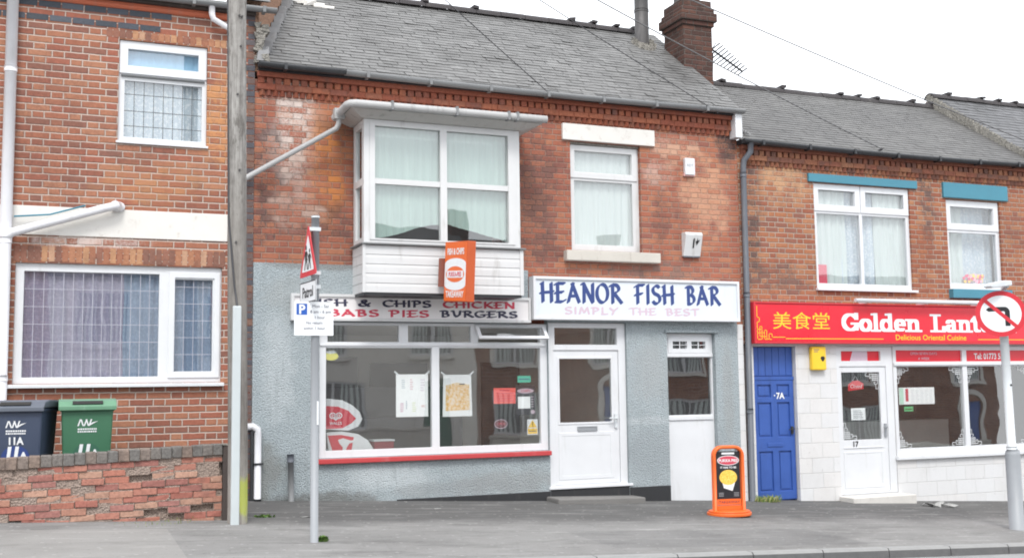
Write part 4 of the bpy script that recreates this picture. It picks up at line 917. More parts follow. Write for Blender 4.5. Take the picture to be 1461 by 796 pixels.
# ================================================================== SIGNS ON THE SHOPS
px_ = lambda x, Y=-.10: at(x, 440, Y).x                 # where a letter of the sign boards begins
F1 = thing('fascia_sign', 'long faded white menu sign listing fish, chips, chicken and pies in navy and red', 'shop sign', (4.55, -.03, 3.0))
mb = MB(); mb.box(2.86, 6.262, -.10, -.029, 3.0, 3.325); mb.build('panel', M['sign_pale'], F1)
mb = MB(); mb.plate(2.845, 6.268, 2.985, 3.34, -.125, [(2.885, 6.235, 3.022, 3.303)], .095); mb.build('frame', M['white_old'], F1, bevel=.003)
for s, x, wd, z, c in (('FISH', px_(438), px_(495)-px_(438), 3.185, 'dark_ink'), ('&', px_(512), px_(528.5)-px_(512), 3.185, 'dark_ink'), ('CHIPS', px_(547), px_(615)-px_(547), 3.185, 'dark_ink'), ('CHICKEN', px_(633), px_(734.5)-px_(633), 3.185, 'red_ink'),
                       ('KEBABS', px_(432), px_(540.5)-px_(432), 3.05, 'red_ink'), ('PIES', px_(556), px_(612)-px_(556), 3.05, 'red_ink'), ('BVRGERS', px_(629), px_(738)-px_(629), 3.055, 'dark_ink')):
    mb = MB(); pen(mb, s, (x, -.10, z), .085, wd, (.036, .013), 12); mb.build('lettering', M[c], F1)
F2 = thing('fascia_sign', 'boxed pale sign with large navy calligraphy above the chip shop door', 'shop sign', (8.0, -.03, 3.03))
mb = MB(); mb.box(6.30, 9.735, -.17, -.029, 3.045, 3.63); mb.build('panel', M['sign_grey'], F2)
mb = MB(); mb.plate(6.28, 9.755, 3.03, 3.65, -.195, [(6.32, 9.715, 3.07, 3.61)], .166); mb.build('frame', M['white'], F2, bevel=.004)
for s, x, wd in (('HEANOR', px_(772, -.17), px_(888, -.17)-px_(772, -.17)), ('FISH', px_(907, -.17), px_(962, -.17)-px_(907, -.17)), ('BAR', px_(980, -.17), px_(1028, -.17)-px_(980, -.17))):
    mb = MB(); pen(mb, s, (x, -.17, 3.285), .275, wd, (.058, .018), 35, gap=.14); mb.build('lettering', M['navy'], F2)
for s, x, wd in (('SIMPLY', px_(806, -.17), px_(882, -.17)-px_(806, -.17)), ('THE', px_(898, -.17), px_(936, -.17)-px_(898, -.17)), ('BEST', px_(950, -.17), px_(997, -.17)-px_(950, -.17))):
    mb = MB(); pen(mb, s, (x, -.17, 3.115), .10, wd, (.034, .014), 20); mb.build('lettering', M['pink_ink'], F2)
G1 = thing('fascia_sign', 'long red sign with bold white lettering and yellow Chinese characters', 'shop sign', (13.1, -.03, 2.7))
mb = MB(); mb.box(10.06, 16.2, -.15, -.013, 2.735, 3.325); mb.build('panel', M['gold_red'], G1, bevel=.004)
mb = MB(); mb.plate(10.03, 16.24, 2.70, 3.35, -.165, [(10.06, 16.21, 2.732, 3.328)], .15); mb.build('frame', M['sign_red'], G1, bevel=.003)
text('美食堂', .29, (10.37, -.152, 2.95), M['yellow'], G1, align='LEFT', sx=1.3, bold=.0, name='chinese_lettering')
mb = MB(); pen(mb, 'Golden', (11.72, -.151, 2.905), .285, 1.62, (.085, .034), 0, SER, gap=.02); mb.build('lettering', M['sign_white'], G1)
mb = MB(); pen(mb, 'Lantern', (13.58, -.151, 2.905), .285, 1.86, (.085, .034), 0, SER, gap=.02); mb.build('lettering', M['sign_white'], G1)
text('Delicious Oriental Cuisine', .125, (13.56, -.152, 2.765), M['yellow'], G1, sx=1.14, bold=.001)
mb = MB(); mb.box(10.62, 12.55, -.153, -.1512, 2.772, 2.783); mb.build('gold_line', M['yellow'], G1)
mb = MB(); mb.box(14.58, 16.15, -.153, -.1512, 2.772, 2.783)
mb.build('gold_line', M['yellow'], G1)
mb = MB(); u = .0285
def gl_(x0, z0, x1, z1): mb.box(10.09+min(x0, x1)*u-.005, 10.09+max(x0, x1)*u+.005, -.153, -.1512, 2.765+min(z0, z1)*u-.005, 2.765+max(z0, z1)*u+.005)
for q in ((0, 12, 0, 18), (0, 12, 1.5, 12), (1.5, 12, 1.5, 9.5), (0, 9.5, 1.5, 9.5), (0, 0, 0, 9.5), (0, 0, 3, 0), (0, 3.5, 4, 3.5), (0, 5.5, 3, 5.5), (1.5, 1.5, 1.5, 7), (3, 0, 3, 7), (1.5, 7, 3, 7), (1.5, 1.5, 6, 1.5), (4.5, 0, 4.5, 5), (4.5, 5, 6, 5), (6, 0, 6, 5), (4.5, 0, 9, 0), (7.5, 0, 7.5, 3), (7.5, 3, 9.5, 3), (9.5, 1.2, 9.5, 3), (9.5, 1.2, 18, .26)):
    gl_(q[0], q[1], q[2], q[3] if q[0] == q[2] or q[1] == q[3] else q[1])
mb.build('gold_ornament', M['yellow'], G1)
L1 = thing('sign_light', 'white fluorescent tube housing fixed along the top of the red sign', 'light', (13.4, -.2, 3.37))
mb = MB(); mb.tube([(11.91, -.27, 3.395), (15.2, -.27, 3.395)], .034, 12); mb.build('tube_housing', M['white'], L1)
for x in (12.2, 13.4, 14.6): mb = MB(); mb.box(x-.015, x+.015, -.27, -.02, 3.355, 3.385); mb.build('arm', M['white'], L1)
# projecting box sign
J = thing('projecting_sign', 'orange box sign with white oval sticking out from the bay apron', 'shop sign', (4.85, -.6, 3.2))
PX0, PX1, PY0, PY1, PZ0, PZ1 = 4.735, 4.865, -1.23, -.67, 3.225, 4.015
J.rotation_euler = (R(4.5), 0, R(12)); kk = .67
mb = MB(); mb.box(PX0, PX1, PY0, PY1, PZ0, PZ1); mb.build('cabinet', M['orange_dark'], J, bevel=.008)
mb = MB(); mb.box(PX0-.05, PX1-.06, PY1+.002, YF-.028, 3.42, 3.80); mb.build('bracket', M['rust'], J)
pf = MB(); pf.box(PX0-.004, PX0-.0005, PY0+.012, PY1-.012, PZ0+.012, PZ1-.012); pf = pf.build('sign_face', M['orange'], J)
mb = MB(); yc = (PY0+PY1)/2; hw = .262                                    # white arched field
top = [(yc+hw*math.cos(R(a)), 3.60+.02+.19*math.sin(R(a))**.8 if math.sin(R(a)) > 0 else 3.62) for a in range(0, 181, 10)]
pts = [(PX0-.0055, yc+hw, 3.62+.10)]+[(PX0-.0055, yc+hw*math.cos(R(a)), 3.72+.075*math.sin(R(a))) for a in range(10, 171, 10)]+[(PX0-.0055, yc-hw, 3.72), (PX0-.0055, yc-hw, 3.45)]+[(PX0-.0055, yc+hw*math.cos(R(a)), 3.45-.075*math.sin(R(a))) for a in range(170, 9, -10)]+[(PX0-.0055, yc+hw, 3.45)]
mb.poly(pts); mb.build('white_field', M['sign_white'], pf)
mb = MB(); mb.disc((PX0-.0068, yc, 3.585), (0, -1, 0), (0, 0, 1), .34*kk, .105, 36); mb.build('orange_oval', M['orange'], pf)
mb = MB(); mb.box(PX0-.008, PX0-.0072, yc-.30*kk, yc+.30*kk, 3.54, 3.63); mb.build('name_band', M['sign_white'], pf)
UU = (0, -1, 0)
text('PUKKA-PIES', .085, (PX0-.0092, yc, 3.556), M['red_ink'], pf, U=UU, bold=.002, sx=1.05*kk)
text('FISH & CHIPS', .115, (PX0-.0066, yc, 3.845), M['sign_white'], pf, U=UU, bold=.003, sx=.95*kk); text('TAKEAWAY', .115, (PX0-.0066, yc, 3.285), M['sign_white'], pf, U=UU, bold=.003, sx=1.05*kk)
# alarm boxes
A1 = thing('alarm_box', 'slim white alarm box high on the brick to the right of the lintel', 'alarm', (9.01, 0, 5.43))
mb = MB(); mb.box(8.925, 9.10, -.07, -.002, 5.30, 5.565); mb.build('case', M['white'], A1, bevel=.012)
mb = MB(); mb.box(8.915, 9.11, -.045, -.001, 5.285, 5.33); mb.box(9.09, 9.112, -.05, -.003, 5.34, 5.56); mb.build('trim', paint('faded_pink_trim', (.66, .38, .36), .5), A1)
text('ADT', .06, (9.01, -.0715, 5.43), M['steel'], A1)
A2 = thing('alarm_box', 'white wedge shaped alarm box with black emblem above the sign', 'alarm', (9.02, 0, 4.2))
mb = MB(); a, b = 8.86, 9.16
mb.prism([(a, 0, 4.04), (a, -.05, 4.03), (a, -.14, 4.36), (a, -.12, 4.40), (a, 0, 4.40)], (b-a, 0, 0)); mb = mb.build('case', M['white_old'], A2, bevel=.008)
mb = MB(); mb.prism([(8.87, -.055, 4.02), (9.15, -.055, 4.02), (9.15, -.005, 4.02), (8.87, -.005, 4.02)], (0, 0, .02)); mb.build('case_foot', M['mid_grey'], A2)
def al(u, v): return (9.01+u, -.1395+(4.36-v)*.2727-.006, v)
mb = MB(); mb.poly([al(-.012, 4.16), al(.012, 4.16), al(.014, 4.30), al(-.002, 4.31), al(-.014, 4.28)])
mb.poly([al(.03, 4.26), al(.055, 4.20), al(.08, 4.24), al(.11, 4.29), al(.075, 4.27), al(.06, 4.32), al(.055, 4.27)]); mb.build('emblem', M['black'], A2)
A3 = thing('alarm_box', 'yellow alarm box on the white pier beside the blue door', 'alarm', (11.3, -.02, 2.45))
mb = MB(); mb.prism([(11.15, -.014, 2.28), (11.43, -.014, 2.28), (11.43, -.014, 2.655), (11.15, -.014, 2.655)], (0, -.085, 0)); mb.build('case', paint('yellow_plastic', (.80, .52, .03), .4), A3, bevel=.02)
mb = MB(); mb.poly([(11.31, -.1005, 2.47), (11.34, -.1005, 2.42), (11.37, -.1005, 2.42), (11.40, -.1005, 2.47), (11.38, -.1005, 2.50), (11.33, -.1005, 2.50)]); mb.build('emblem', M['black'], A3)
mb = MB(); mb.box(11.19, 11.29, -.1008, -.1, 2.60, 2.61); mb.box(11.19, 11.27, -.1008, -.1, 2.57, 2.58); mb.build('lettering', M['navy'], A3)

# ================================================================== THINGS IN THE SHOP WINDOWS
def sheet_thing(name, label, cat, x0, x1, z0, z1, y, mat, taper=0., tape=True, curl=.0):
    t = thing(name, label, cat, ((x0+x1)/2, y, z0)); mb = MB(); n = 8
    for i in range(n):
        a, b = i/n, (i+1)/n
        P = lambda u, v: (x0+(x1-x0)*u+taper*(u-.5)*v+random.uniform(-.0005, .0005), y+curl*math.sin(u*6+v*3), z0+(z1-z0)*v)
        mb.prism([P(a, 0), P(b, 0), P(b, 1), P(a, 1)], (0, .001, 0))
    mb.build('paper', mat, t)
    if tape:
        mb = MB()
        for (x, z, s) in ((x0, z1, -1), (x1, z1, 1)): mb.prism([(x+s*.03, y-.001, z+.035), (x-s*.03, y-.001, z-.02), (x-s*.045, y-.001, z), (x+s*.015, y-.001, z+.05)], (0, -.0006, 0))
        mb.build('tape', M['sign_white'], t)
    return t
paper = flat('poster_paper', (.93, .94, .95), .6)
n = NT('poster_food_print'); c = n.ramp(n.noise(26, 5, .75), [(.25, (.45, .16, .08)), (.42, (.85, .5, .12)), (.55, (.9, .72, .5)), (.66, (.88, .78, .76)), (.8, (.5, .3, .25))]); food = n.fin(c, .6)
yw = .068
t = sheet_thing('poster', 'white menu poster with pale printed columns left of the window mullion', 'poster', 4.32, 4.78, 1.69, 2.27, yw, paper)
for k, (x, z, ww, hh, cc) in enumerate(((4.40, 2.08, .07, .13, (.62, .68, .72)), (4.52, 2.06, .05, .16, (.8, .62, .66)), (4.67, 2.04, .07, .18, (.76, .72, .78)), (4.38, 1.76, .05, .13, (.72, .5, .6)), (4.46, 1.80, .02, .12, (.35, .4, .5)), (4.55, 1.76, .06, .14, (.8, .84, .66)), (4.68, 1.82, .07, .03, (.82, .6, .58)))):
    mb = MB()
    for q in range(5): mb.box(x, x+ww*random.uniform(.6, 1), yw-.0022, yw-.0012, z+hh*q/5, z+hh*q/5+hh*.11)
    mb.build('print', flat('poster_print', cc, .6), t)
t = sheet_thing('poster', 'white poster with golden food photograph right of the window mullion', 'poster', 4.99, 5.43, 1.68, 2.26, yw, paper, taper=-.03)
mb = MB(); mb.prism([(5.035, yw-.0022, 1.76), (5.395, yw-.0022, 1.77), (5.385, yw-.0022, 2.12), (5.20, yw-.0022, 2.15), (5.04, yw-.0022, 2.11)], (0, .001, 0)); mb.build('print', food, t)
mb = MB(); mb.box(5.24, 5.32, yw-.0036, yw-.0024, 2.12, 2.135); mb.build('caption', M['black'], t)
t = sheet_thing('notice', 'bright red paper notice in the right hand shop pane', 'notice', 5.755, 6.09, 1.845, 2.065, yw, flat('red_paper', (.88, .14, .12), .6), tape=False)
mb = MB()
for q in range(4): mb.box(5.80, 6.05, yw-.0022, yw-.0012, 1.88+q*.035, 1.888+q*.035)
mb.box(5.85, 6.0, yw-.0022, yw-.0012, 2.025, 2.04); mb.build('print', M['red_ink'], t)
t = sheet_thing('sticker', 'small green sticker above the black menu board', 'sticker', 6.125, 6.33, 2.14, 2.235, yw, flat('green_sticker', (.08, .55, .40), .5), tape=False)
mb = MB(); mb.box(6.14, 6.31, yw-.0022, yw-.0012, 2.18, 2.195); mb.build('print', M['teal'], t)
t = sheet_thing('menu_board', 'black menu board with white sheet and prices hung in the window corner', 'menu', 6.10, 6.40, 1.68, 2.10, yw+.012, flat('menu_black', (.03, .03, .035), .5), tape=False)
mb = MB(); mb.disc((6.25, yw+.0095, 2.02), (1, 0, 0), (0, 0, 1), .13, .035, 28); mb.build('logo_oval', M['pink_ink'], t); text('CHIPS', .045, (6.25, yw+.008, 2.005), M['red_ink'], t, sx=1.2)
mb = MB(); mb.box(6.13, 6.32, yw+.007, yw+.0095, 1.77, 1.94); mb.build('white_sheet', paper, t)
mb = MB()
for q in range(5): mb.box(6.335, 6.375, yw+.008, yw+.0095, 1.79+q*.035, 1.80+q*.035)
mb.disc((6.36, yw+.0095, 1.72), (1, 0, 0), (0, 0, 1), .035, .03, 14); mb.build('prices', M['pink_ink'], t)
t = sheet_thing('warning_sticker', 'white and yellow warning triangle sticker low in the window corner', 'sticker', 6.265, 6.43, 1.395, 1.615, yw, M['sign_white'], tape=False)
mb = MB(); mb.poly([(6.28, yw-.0015, 1.50), (6.415, yw-.0015, 1.50), (6.3475, yw-.0015, 1.605)]); mb.box(6.275, 6.42, yw-.002, yw-.001, 1.41, 1.485); mb.build('yellow_print', M['yellow'], t)
mb = MB(); mb.box(6.343, 6.352, yw-.003, yw-.002, 1.53, 1.58); mb.box(6.343, 6.352, yw-.003, yw-.002, 1.512, 1.521); mb.box(6.29, 6.405, yw-.003, yw-.0022, 1.442, 1.454); mb.build('print', M['black'], t)
t = thing('oval_sticker', 'dark red oval sticker at the bottom of the right hand shop pane', 'sticker', (5.86, yw, 1.5))
mb = MB(); mb.disc((5.86, yw, 1.56), (1, 0, 0), (0, 0, 1), .10, .065, 28, vec=(0, .001, 0)); mb.build('disc', flat('maroon', (.16, .04, .045), .5), t)
mb = MB(); mb.ring((5.86, yw-.0012, 1.56), (1, 0, 0), (0, 0, 1), .10, .065, .008, .008); mb.build('rim', M['pink_ink'], t)
text('OPEN', .05, (5.86, yw-.0015, 1.545), M['red_ink'], t)
t = thing('round_sticker', 'yellow fish shaped sticker in the top left corner of the shop window', 'sticker', (3.41, yw, 2.5))
mb = MB(); mb.disc((3.42, yw, 2.52), (1, 0, 0), (0, 0, 1), .10, .055, 24, vec=(0, .001, 0)); mb.prism([(3.35, yw, 2.57), (3.42, yw, 2.605), (3.49, yw, 2.57)], (0, .001, 0)); mb.build('yellow_body', flat('lemon', (.75, .70, .10), .5), t)
mb = MB(); mb.disc((3.42, yw-.001, 2.575), (1, 0, 0), (0, 0, 1), .07, .022, 16); mb.build('white_cap', M['sign_white'], t)
# ice cream cabinet behind the left pane
I_ = thing('ice_cream_cabinet', 'white ice cream cabinet with red heart panels behind the left shop pane', 'freezer', (3.6, .3, .65))
wht = paint('freezer_white', (.74, .76, .78), .35, dirt=.05); fred = flat('freezer_red', (.62, .025, .05), .35)
mb = MB(); mb.box(3.30, 3.95, .30, .95, .65, 1.28); mb.build('cabinet', paint('freezer_grey', (.42, .47, .53), .4, dirt=.05), I_, bevel=.02)
def rp(pts, y, dep, mat, name, par): m_ = MB(); m_.prism([(a, y, b) for a, b in pts], (0, dep, 0)); return m_.build(name, mat, par, bevel=.004)
up = rp([(3.30, 1.55), (3.30, 1.93), (3.42, 1.955), (3.62, 1.93), (3.76, 1.86), (3.86, 1.77), (3.90, 1.67), (3.84, 1.57), (3.70, 1.52)], .255, .3, wht, 'header', I_)
rp([(3.36, 1.545), (3.36, 1.86), (3.56, 1.845), (3.70, 1.79), (3.81, 1.68), (3.75, 1.62), (3.62, 1.555)], .252, .002, fred, 'red_panel', up)
mb = MB()
for sx in (-1, 1): mb.ring((3.53+sx*.042, .2505, 1.725), (1, 0, 0), (0, 0, 1), .048, .042, .014, .014, 20); mb.ring((3.53+sx*.036, .2500, 1.722), (1, 0, 0), (0, 0, 1), .022, .02, .009, .009, 14)
mb.poly([(3.475, .2502, 1.70), (3.53, .2502, 1.655), (3.585, .2502, 1.70), (3.53, .2502, 1.69)]); mb.build('heart_logo', M['sign_white'], up)
text("WALL'S", .05, (3.53, .2498, 1.605), M['sign_white'], up, bold=.001)
lw = rp([(3.44, 1.22), (3.40, 1.50), (3.62, 1.51), (3.84, 1.47), (3.98, 1.38), (4.05, 1.27), (4.04, 1.2), (3.7, 1.2)], .257, .3, wht, 'front_panel', I_)
rp([(3.50, 1.21), (3.42, 1.46), (3.60, 1.465), (3.78, 1.43), (3.74, 1.21)], .254, .002, fred, 'red_panel', lw)
rp([(3.56, 1.40), (3.63, 1.42), (3.74, 1.385), (3.84, 1.405), (3.80, 1.36), (3.72, 1.35), (3.68, 1.29), (3.665, 1.22), (3.625, 1.22), (3.625, 1.30), (3.58, 1.35)], .2515, .002, wht, 'white_swirl', lw)
C1 = thing('drinks_crate', 'small dark red box beside the ice cream cabinet', 'box', (4.25, .4, 1.2))
mb = MB(); mb.box(4.08, 4.36, .30, .55, 1.18, 1.36); mb.build('box', flat('crate_red', (.26, .03, .045), .5), C1, bevel=.01); mb = MB(); mb.box(4.07, 4.37, .29, .56, 1.36, 1.38); mb.build('lid', M['steel_light'], C1)
S1 = thing('counter', 'low stone coloured counter behind the shop window', 'counter', (4.9, .6, .63)); mb = MB(); mb.box(4.1, 6.0, .45, .8, .63, 1.175); mb.build('base', M['range'], S1); mb = MB(); mb.box(4.08, 6.02, .42, .82, 1.175, 1.20); mb.build('worktop', M['room'], S1, bevel=.005)
# takeaway window papers
yg = .058
t = sheet_thing('menu_sheet', 'white menu sheet with green and red strip in the takeaway window', 'menu', 13.0, 13.76, 1.70, 1.98, yg, paper, tape=False)
mb = MB(); mb.box(13.01, 13.10, yg-.002, yg-.001, 1.71, 1.97); mb.build('green_strip', flat('mint', (.55, .78, .66), .6), t)
mb = MB(); mb.box(13.14, 13.20, yg-.002, yg-.001, 1.75, 1.96); mb.build('red_strip', M['red_ink'], t)
mb = MB()
for c in range(5):
    for q in range(9): mb.box(13.26+c*.098, 13.26+c*.098+random.uniform(.04, .075), yg-.002, yg-.001, 1.73+q*.025, 1.736+q*.025)
mb.build('print', flat('pale_print', (.66, .67, .69), .6), t)
t = sheet_thing('notice', 'small bright green card below the menu sheet in the takeaway window', 'notice', 13.10, 13.29, 1.585, 1.665, yg, flat('green_card', (.10, .50, .20), .6), tape=False); mb = MB(); mb.box(13.12, 13.27, yg-.002, yg-.001, 1.615, 1.63); mb.build('print', M['leaf'], t)
t = thing('door_sign', 'red hanging sign reading Closed inside the takeaway door', 'sign', (12.11, .06, 1.9))
mb = MB(); mb.prism([(11.96, .058, 1.94), (12.27, .058, 1.97), (12.27, .058, 2.06), (12.16, .058, 2.11), (12.06, .058, 2.10), (11.96, .058, 2.04)], (0, -.004, 0)); mb.build('board', M['gold_red'], t)
mb = MB(); mb.tube([(12.06, .057, 2.10), (12.11, .057, 2.18), (12.16, .057, 2.11)], .003, 6); mb.build('string', M['white'], t)
text('Closed', .085, (12.115, .0525, 1.985), M['sign_white'], t, shear=.3)
t = sheet_thing('notice', 'white printed notice taped low inside the takeaway door glass', 'notice', 12.0, 12.29, 1.465, 1.66, yg, paper, tape=False)
mb = MB()
for q in range(5): mb.box(12.04, 12.04+random.uniform(.14, .21), yg-.002, yg-.001, 1.50+q*.028, 1.51+q*.028)
mb.build('print', M['steel'], t)
t = thing('gift_box', 'small red box standing in the corner of the wide bedroom window', 'box', (11.57, .1, 3.69)); mb = MB(); mb.box(11.475, 11.66, .09, .125, 3.69, 4.0); mb.build('box', flat('box_red', (.62, .03, .08), .5), t, bevel=.005); mb = MB(); mb.box(11.49, 11.645, .088, .0895, 3.80, 3.85); mb.build('band', M['red_ink'], t)
t = thing('flower_pot', 'small pot of pink and yellow flowers behind the smaller bedroom window', 'flowers', (14.9, .17, 3.76))
mb = MB(); mb.tube([(14.86, .16, 3.74), (14.86, .16, 3.79)], .05, 12, r2=.06); mb.build('pot', M['pink_ink'], t)
for c, sd in (((.75, .05, .16), 1), ((.9, .62, .08), 2), ((.9, .45, .58), 3)):
    rd = random.Random(sd); mb = MB()
    for k in range(14):
        x, z = 14.66+rd.random()*.42, 3.80+rd.random()*.12; y = .14+rd.random()*.04; r = .026+.014*rd.random()
        mb.prism([(x+r*math.cos(q), y, z+r*math.sin(q)) for q in (0, 1.2, 2.5, 3.7, 5)], (0, .01, 0))
    mb.build('flowers', flat('petal', c, .6), t)

# ================================================================== GARDEN WALL AND BINS
mb = MB(); mb.box(-6, 1.76, -1.86, .05, .5, .93); struct('front_yard', mb, M['yard'])
GWL = thing('garden_wall', 'low crumbling red brick garden wall with missing bricks and grey coping', 'wall', (0, -1.95, .7))
rd = random.Random(21); sl = .034
def wf(x): return -2.06+.055*(x+.4)                       # the front face swings back towards the pole
br = MB(); mo = MB(); nC = 10; hC = .0745; zb = .58
gone = {(1, .35), (1, 1.1), (2, .95), (2, -.3), (7, .80), (1, .6), (0, .5), (0, .9), (2, 1.45), (1, -2.2), (7, -1.1)}
core = MB(); core.box(-6, 1.735, 0, .16, .45, 1.32, shear=sl)
core.v = [(x, y+wf(x)+.055, z) for x, y, z in core.v]; core.build('core', M['wall_mortar'], GWL)
for i in range(nC):
    x = -6+(.12 if i % 2 else 0)
    while x < 1.72:
        l = .238*rd.uniform(.96, 1.04); e = min(x+l, 1.735); c = (x+e)/2; z = zb+i*hC+sl*c
        miss = any(i == r and abs(c-xx) < .118 for r, xx in gone) or rd.random() < (.06 if i < 3 else .012)
        prj = rd.gauss(0, .005)+(rd.uniform(-.006, .02) if rd.random() < .12 else 0)
        if not miss and e-x > .05:
            y = wf(c)+prj; tw = rd.gauss(0, .003)
            eat = rd.uniform(.008, .028) if rd.random() < .12 else 0          # frost-spalled faces
            br.box(x+.004, e-.004, y+eat, y+.10, z+.005+tw, z+hC-.006+tw, jit=.0045)
            mo.box(x, e, wf(c)+.007, wf(c)+.056, z-.004, z+hC+.003)
        x = e+.001 if e < 1.735 else 9
br.build('brickwork', M['wall_brick'], GWL, bevel=.003, seg=1); mo.build('pointing', M['wall_mortar'], GWL)
cp = MB(); x = -6.
while x < 1.73:
    e = min(x+.108, 1.735); z = 1.325+sl*x+rd.gauss(0, .002); cp.box(x+.0015, e-.001, wf(x)-.018+rd.gauss(0, .004), wf(x)+.21, z, z+.118, jit=.003); x = e+.001
cp.build('coping', M['coping'], GWL, bevel=.006, seg=1)
cm = MB(); cm.box(-6, 1.73, 0, .2, 1.32, 1.425, shear=sl); cm.v = [(x, y+wf(x)-.004, z) for x, y, z in cm.v]; cm.build('coping_mortar', M['wall_mortar'], GWL)
PT = thing('gate_post', 'dark rotten timber post at the end of the garden wall', 'post', (1.77, -1.85, .65)); mb = MB(); mb.box(1.742, 1.80, -1.98, -1.78, .55, 1.48, jit=.008); mb.build('timber', M['old_timber'], PT, bevel=.008)
mb = MB(); mb.box(1.738, 1.804, -1.985, -1.775, 1.482, 1.497); mb.build('cap', M['mortar'], PT)
def bin_(label, x, y, rz, z0, mb_, ml, number, disc):
    t = thing('wheelie_bin', label, 'wheelie bin', (0, 0, 0)); wt, wb, dt, db, hh = .275, .235, .34, .27, .985
    body = MB(); lo = [(-wb, -db, .06), (wb, -db, .06), (wb, db, .06), (-wb, db, .06)]; hi = [(-wt, -dt, hh), (wt, -dt, hh), (wt, dt, hh), (-wt, dt, hh)]
    for k in range(4): body.poly([lo[k], lo[(k+1) % 4], hi[(k+1) % 4], hi[k]])
    body.poly(lo[::-1]); body.box(-wt-.015, wt+.015, -dt-.018, dt+.015, hh-.05, hh)
    b = body.build('body', M[mb_], t, bevel=.022, seg=3)
    lid = MB(); pr = [(-dt-.045, hh-.035), (-dt-.045, hh+.012), (-dt+.02, hh+.065), (-dt+.2, hh+.09), (dt-.05, hh+.075), (dt+.03, hh+.02), (dt+.03, hh+.002), (-dt-.03, hh+.002), (-dt-.03, hh-.035)]
    lid.prism([(-wt-.03, a, c) for a, c in pr], (2*wt+.06, 0, 0)); lid.build('lid', M[ml], t, bevel=.012)
    sl_ = MB(); sl_.prism([(-.16, -dt-.03, hh+.03), (.16, -dt-.03, hh+.03), (.16, -dt+.01, hh+.062), (-.16, -dt+.01, hh+.062)], (0, -.006, .008)); sl_.build('lid_slot', M['rubber'], t)
    hd = MB(); hd.tube([(-.2, dt+.03, hh-.02), (-.2, dt+.09, hh-.01), (.2, dt+.09, hh-.01), (.2, dt+.03, hh-.02)], .015, 8); hd.build('handle', M[ml], t)
    for sx in (-1, 1): wv = MB(); wv.tube([(sx*.25, db+.02, .10), (sx*.21, db+.02, .10)], .10, 18); wv.build('wheel', M['rubber'], t)
    def fp(u, zz, o=.004): k = (zz-.06)/(hh-.06); return (u, -(db+(dt-db)*k)-o, zz)
    lg = MB()                                                     # council emblem: peaks with a swoosh over two lines of print
    for u, s in ((-.085, 1), (-.055, -1), (-.02, 1), (.0, -1), (.03, 1)):
        lg.poly([fp(u-.02*s, .775, .004+.0002*s), fp(u-.005*s, .775, .004+.0002*s), fp(u+.02*s, .85, .004+.0002*s), fp(u+.005*s, .85, .004+.0002*s)]); 
    lg.poly([fp(.02, .775, .0047), fp(.06, .80, .0047), (fp(.115, .83, .0047)), fp(.055, .815, .0047), fp(.015, .79, .0047)])
    lg.box(-.09, .0, 0, .001, 0, .0005); lg.v = lg.v[:-8]; lg.f = lg.f[:-6]; lg.sm = lg.sm[:-6]
    for zz in (.712, .74):
        u = -.10
        while u < .10: l = random.uniform(.012, .022); lg.poly([fp(u, zz-.008), fp(u+l, zz-.008), fp(u+l, zz+.009), fp(u, zz+.009)]); u += l+.005
    lg.build('council_emblem', M['sign_white'], b)
    if disc:
        dk = MB(); dk.poly([fp(.15*math.cos(R(a)), .45+.13*math.sin(R(a)), .0045) for a in range(0, 360, 15)]); dk.build('number_disc', M[disc], b)
    Vv = (0, -(dt-db)/(hh-.06), 1)
    text('11', .17, fp(-.035, .445, .0065), M['sign_white'], b, bold=.012, V=Vv, name='house_number', sx=.9, shear=.15); text('A', .09, fp(.085, .445, .0065), M['sign_white'], b, bold=.006, V=Vv, name='house_number')
    if number: text(number, .11, fp(.0, .595, .008), M['sign_white'], b, V=Vv, bold=.004, name='painted_number', sx=.9)
    t.location = (x, y, z0); t.rotation_euler = (0, 0, rz); return t
bin_('charcoal wheelie bin with 11A painted twice, left of the green one', -.30, -.95, R(-14), .935, 'bin_dark', 'bin_dark_lid', '11A', 'navy')
bin_('green wheelie bin with a white 11A behind the garden wall', .355, -.85, R(0), .935, 'bin_green', 'bin_green_lid', None, 'bin_disc')

# ================================================================== UTILITY POLE, WIRES, AERIAL
UP = thing('utility_pole', 'tall weathered timber pole with galvanised cable guard at its foot', 'utility pole', (1.86, -2.22, .6))
mb = MB(); mb.tube([(1.865, -2.22, .45), (1.86, -2.22, 1.5), (1.83, -2.22, 3.5), (1.80, -2.22, 6.5), (1.78, -2.22, 8.9)], [.107, .106, .104, .10, .096], 24); mb.build('shaft', M['wood_pole'], UP)
mb = MB(); mb.box(1.775, 1.865, -2.35, -2.295, .55, 3.0); mb.build('cable_guard', M['guard'], UP, bevel=.012)
mb = MB(); mb.tube([(1.82, -2.335, 3.0), (1.79, -2.33, 3.2), (1.725, -2.27, 4.0), (1.70, -2.22, 6.4), (1.69, -2.2, 8.6)], .011, 8); mb.build('cable', M['wire'], UP)
mb = MB()
for x, z in ((1.81, 6.25), (1.84, 6.24), (1.83, 5.9), (1.80, 5.35), (1.83, 4.5), (1.80, 3.7)): mb = MB(); mb.tube([(x, -2.31, z), (x, -2.34, z)], .012, 8); mb.build('bolt', M['flue'], UP)
mb = MB(); mb.tube([(1.78, -2.22, 8.9), (1.78, -2.22, 9.0)], .11, 16); mb.build('pole_cap', M['lead'], UP)
TOP = Vector((1.78, -2.22, 8.75))
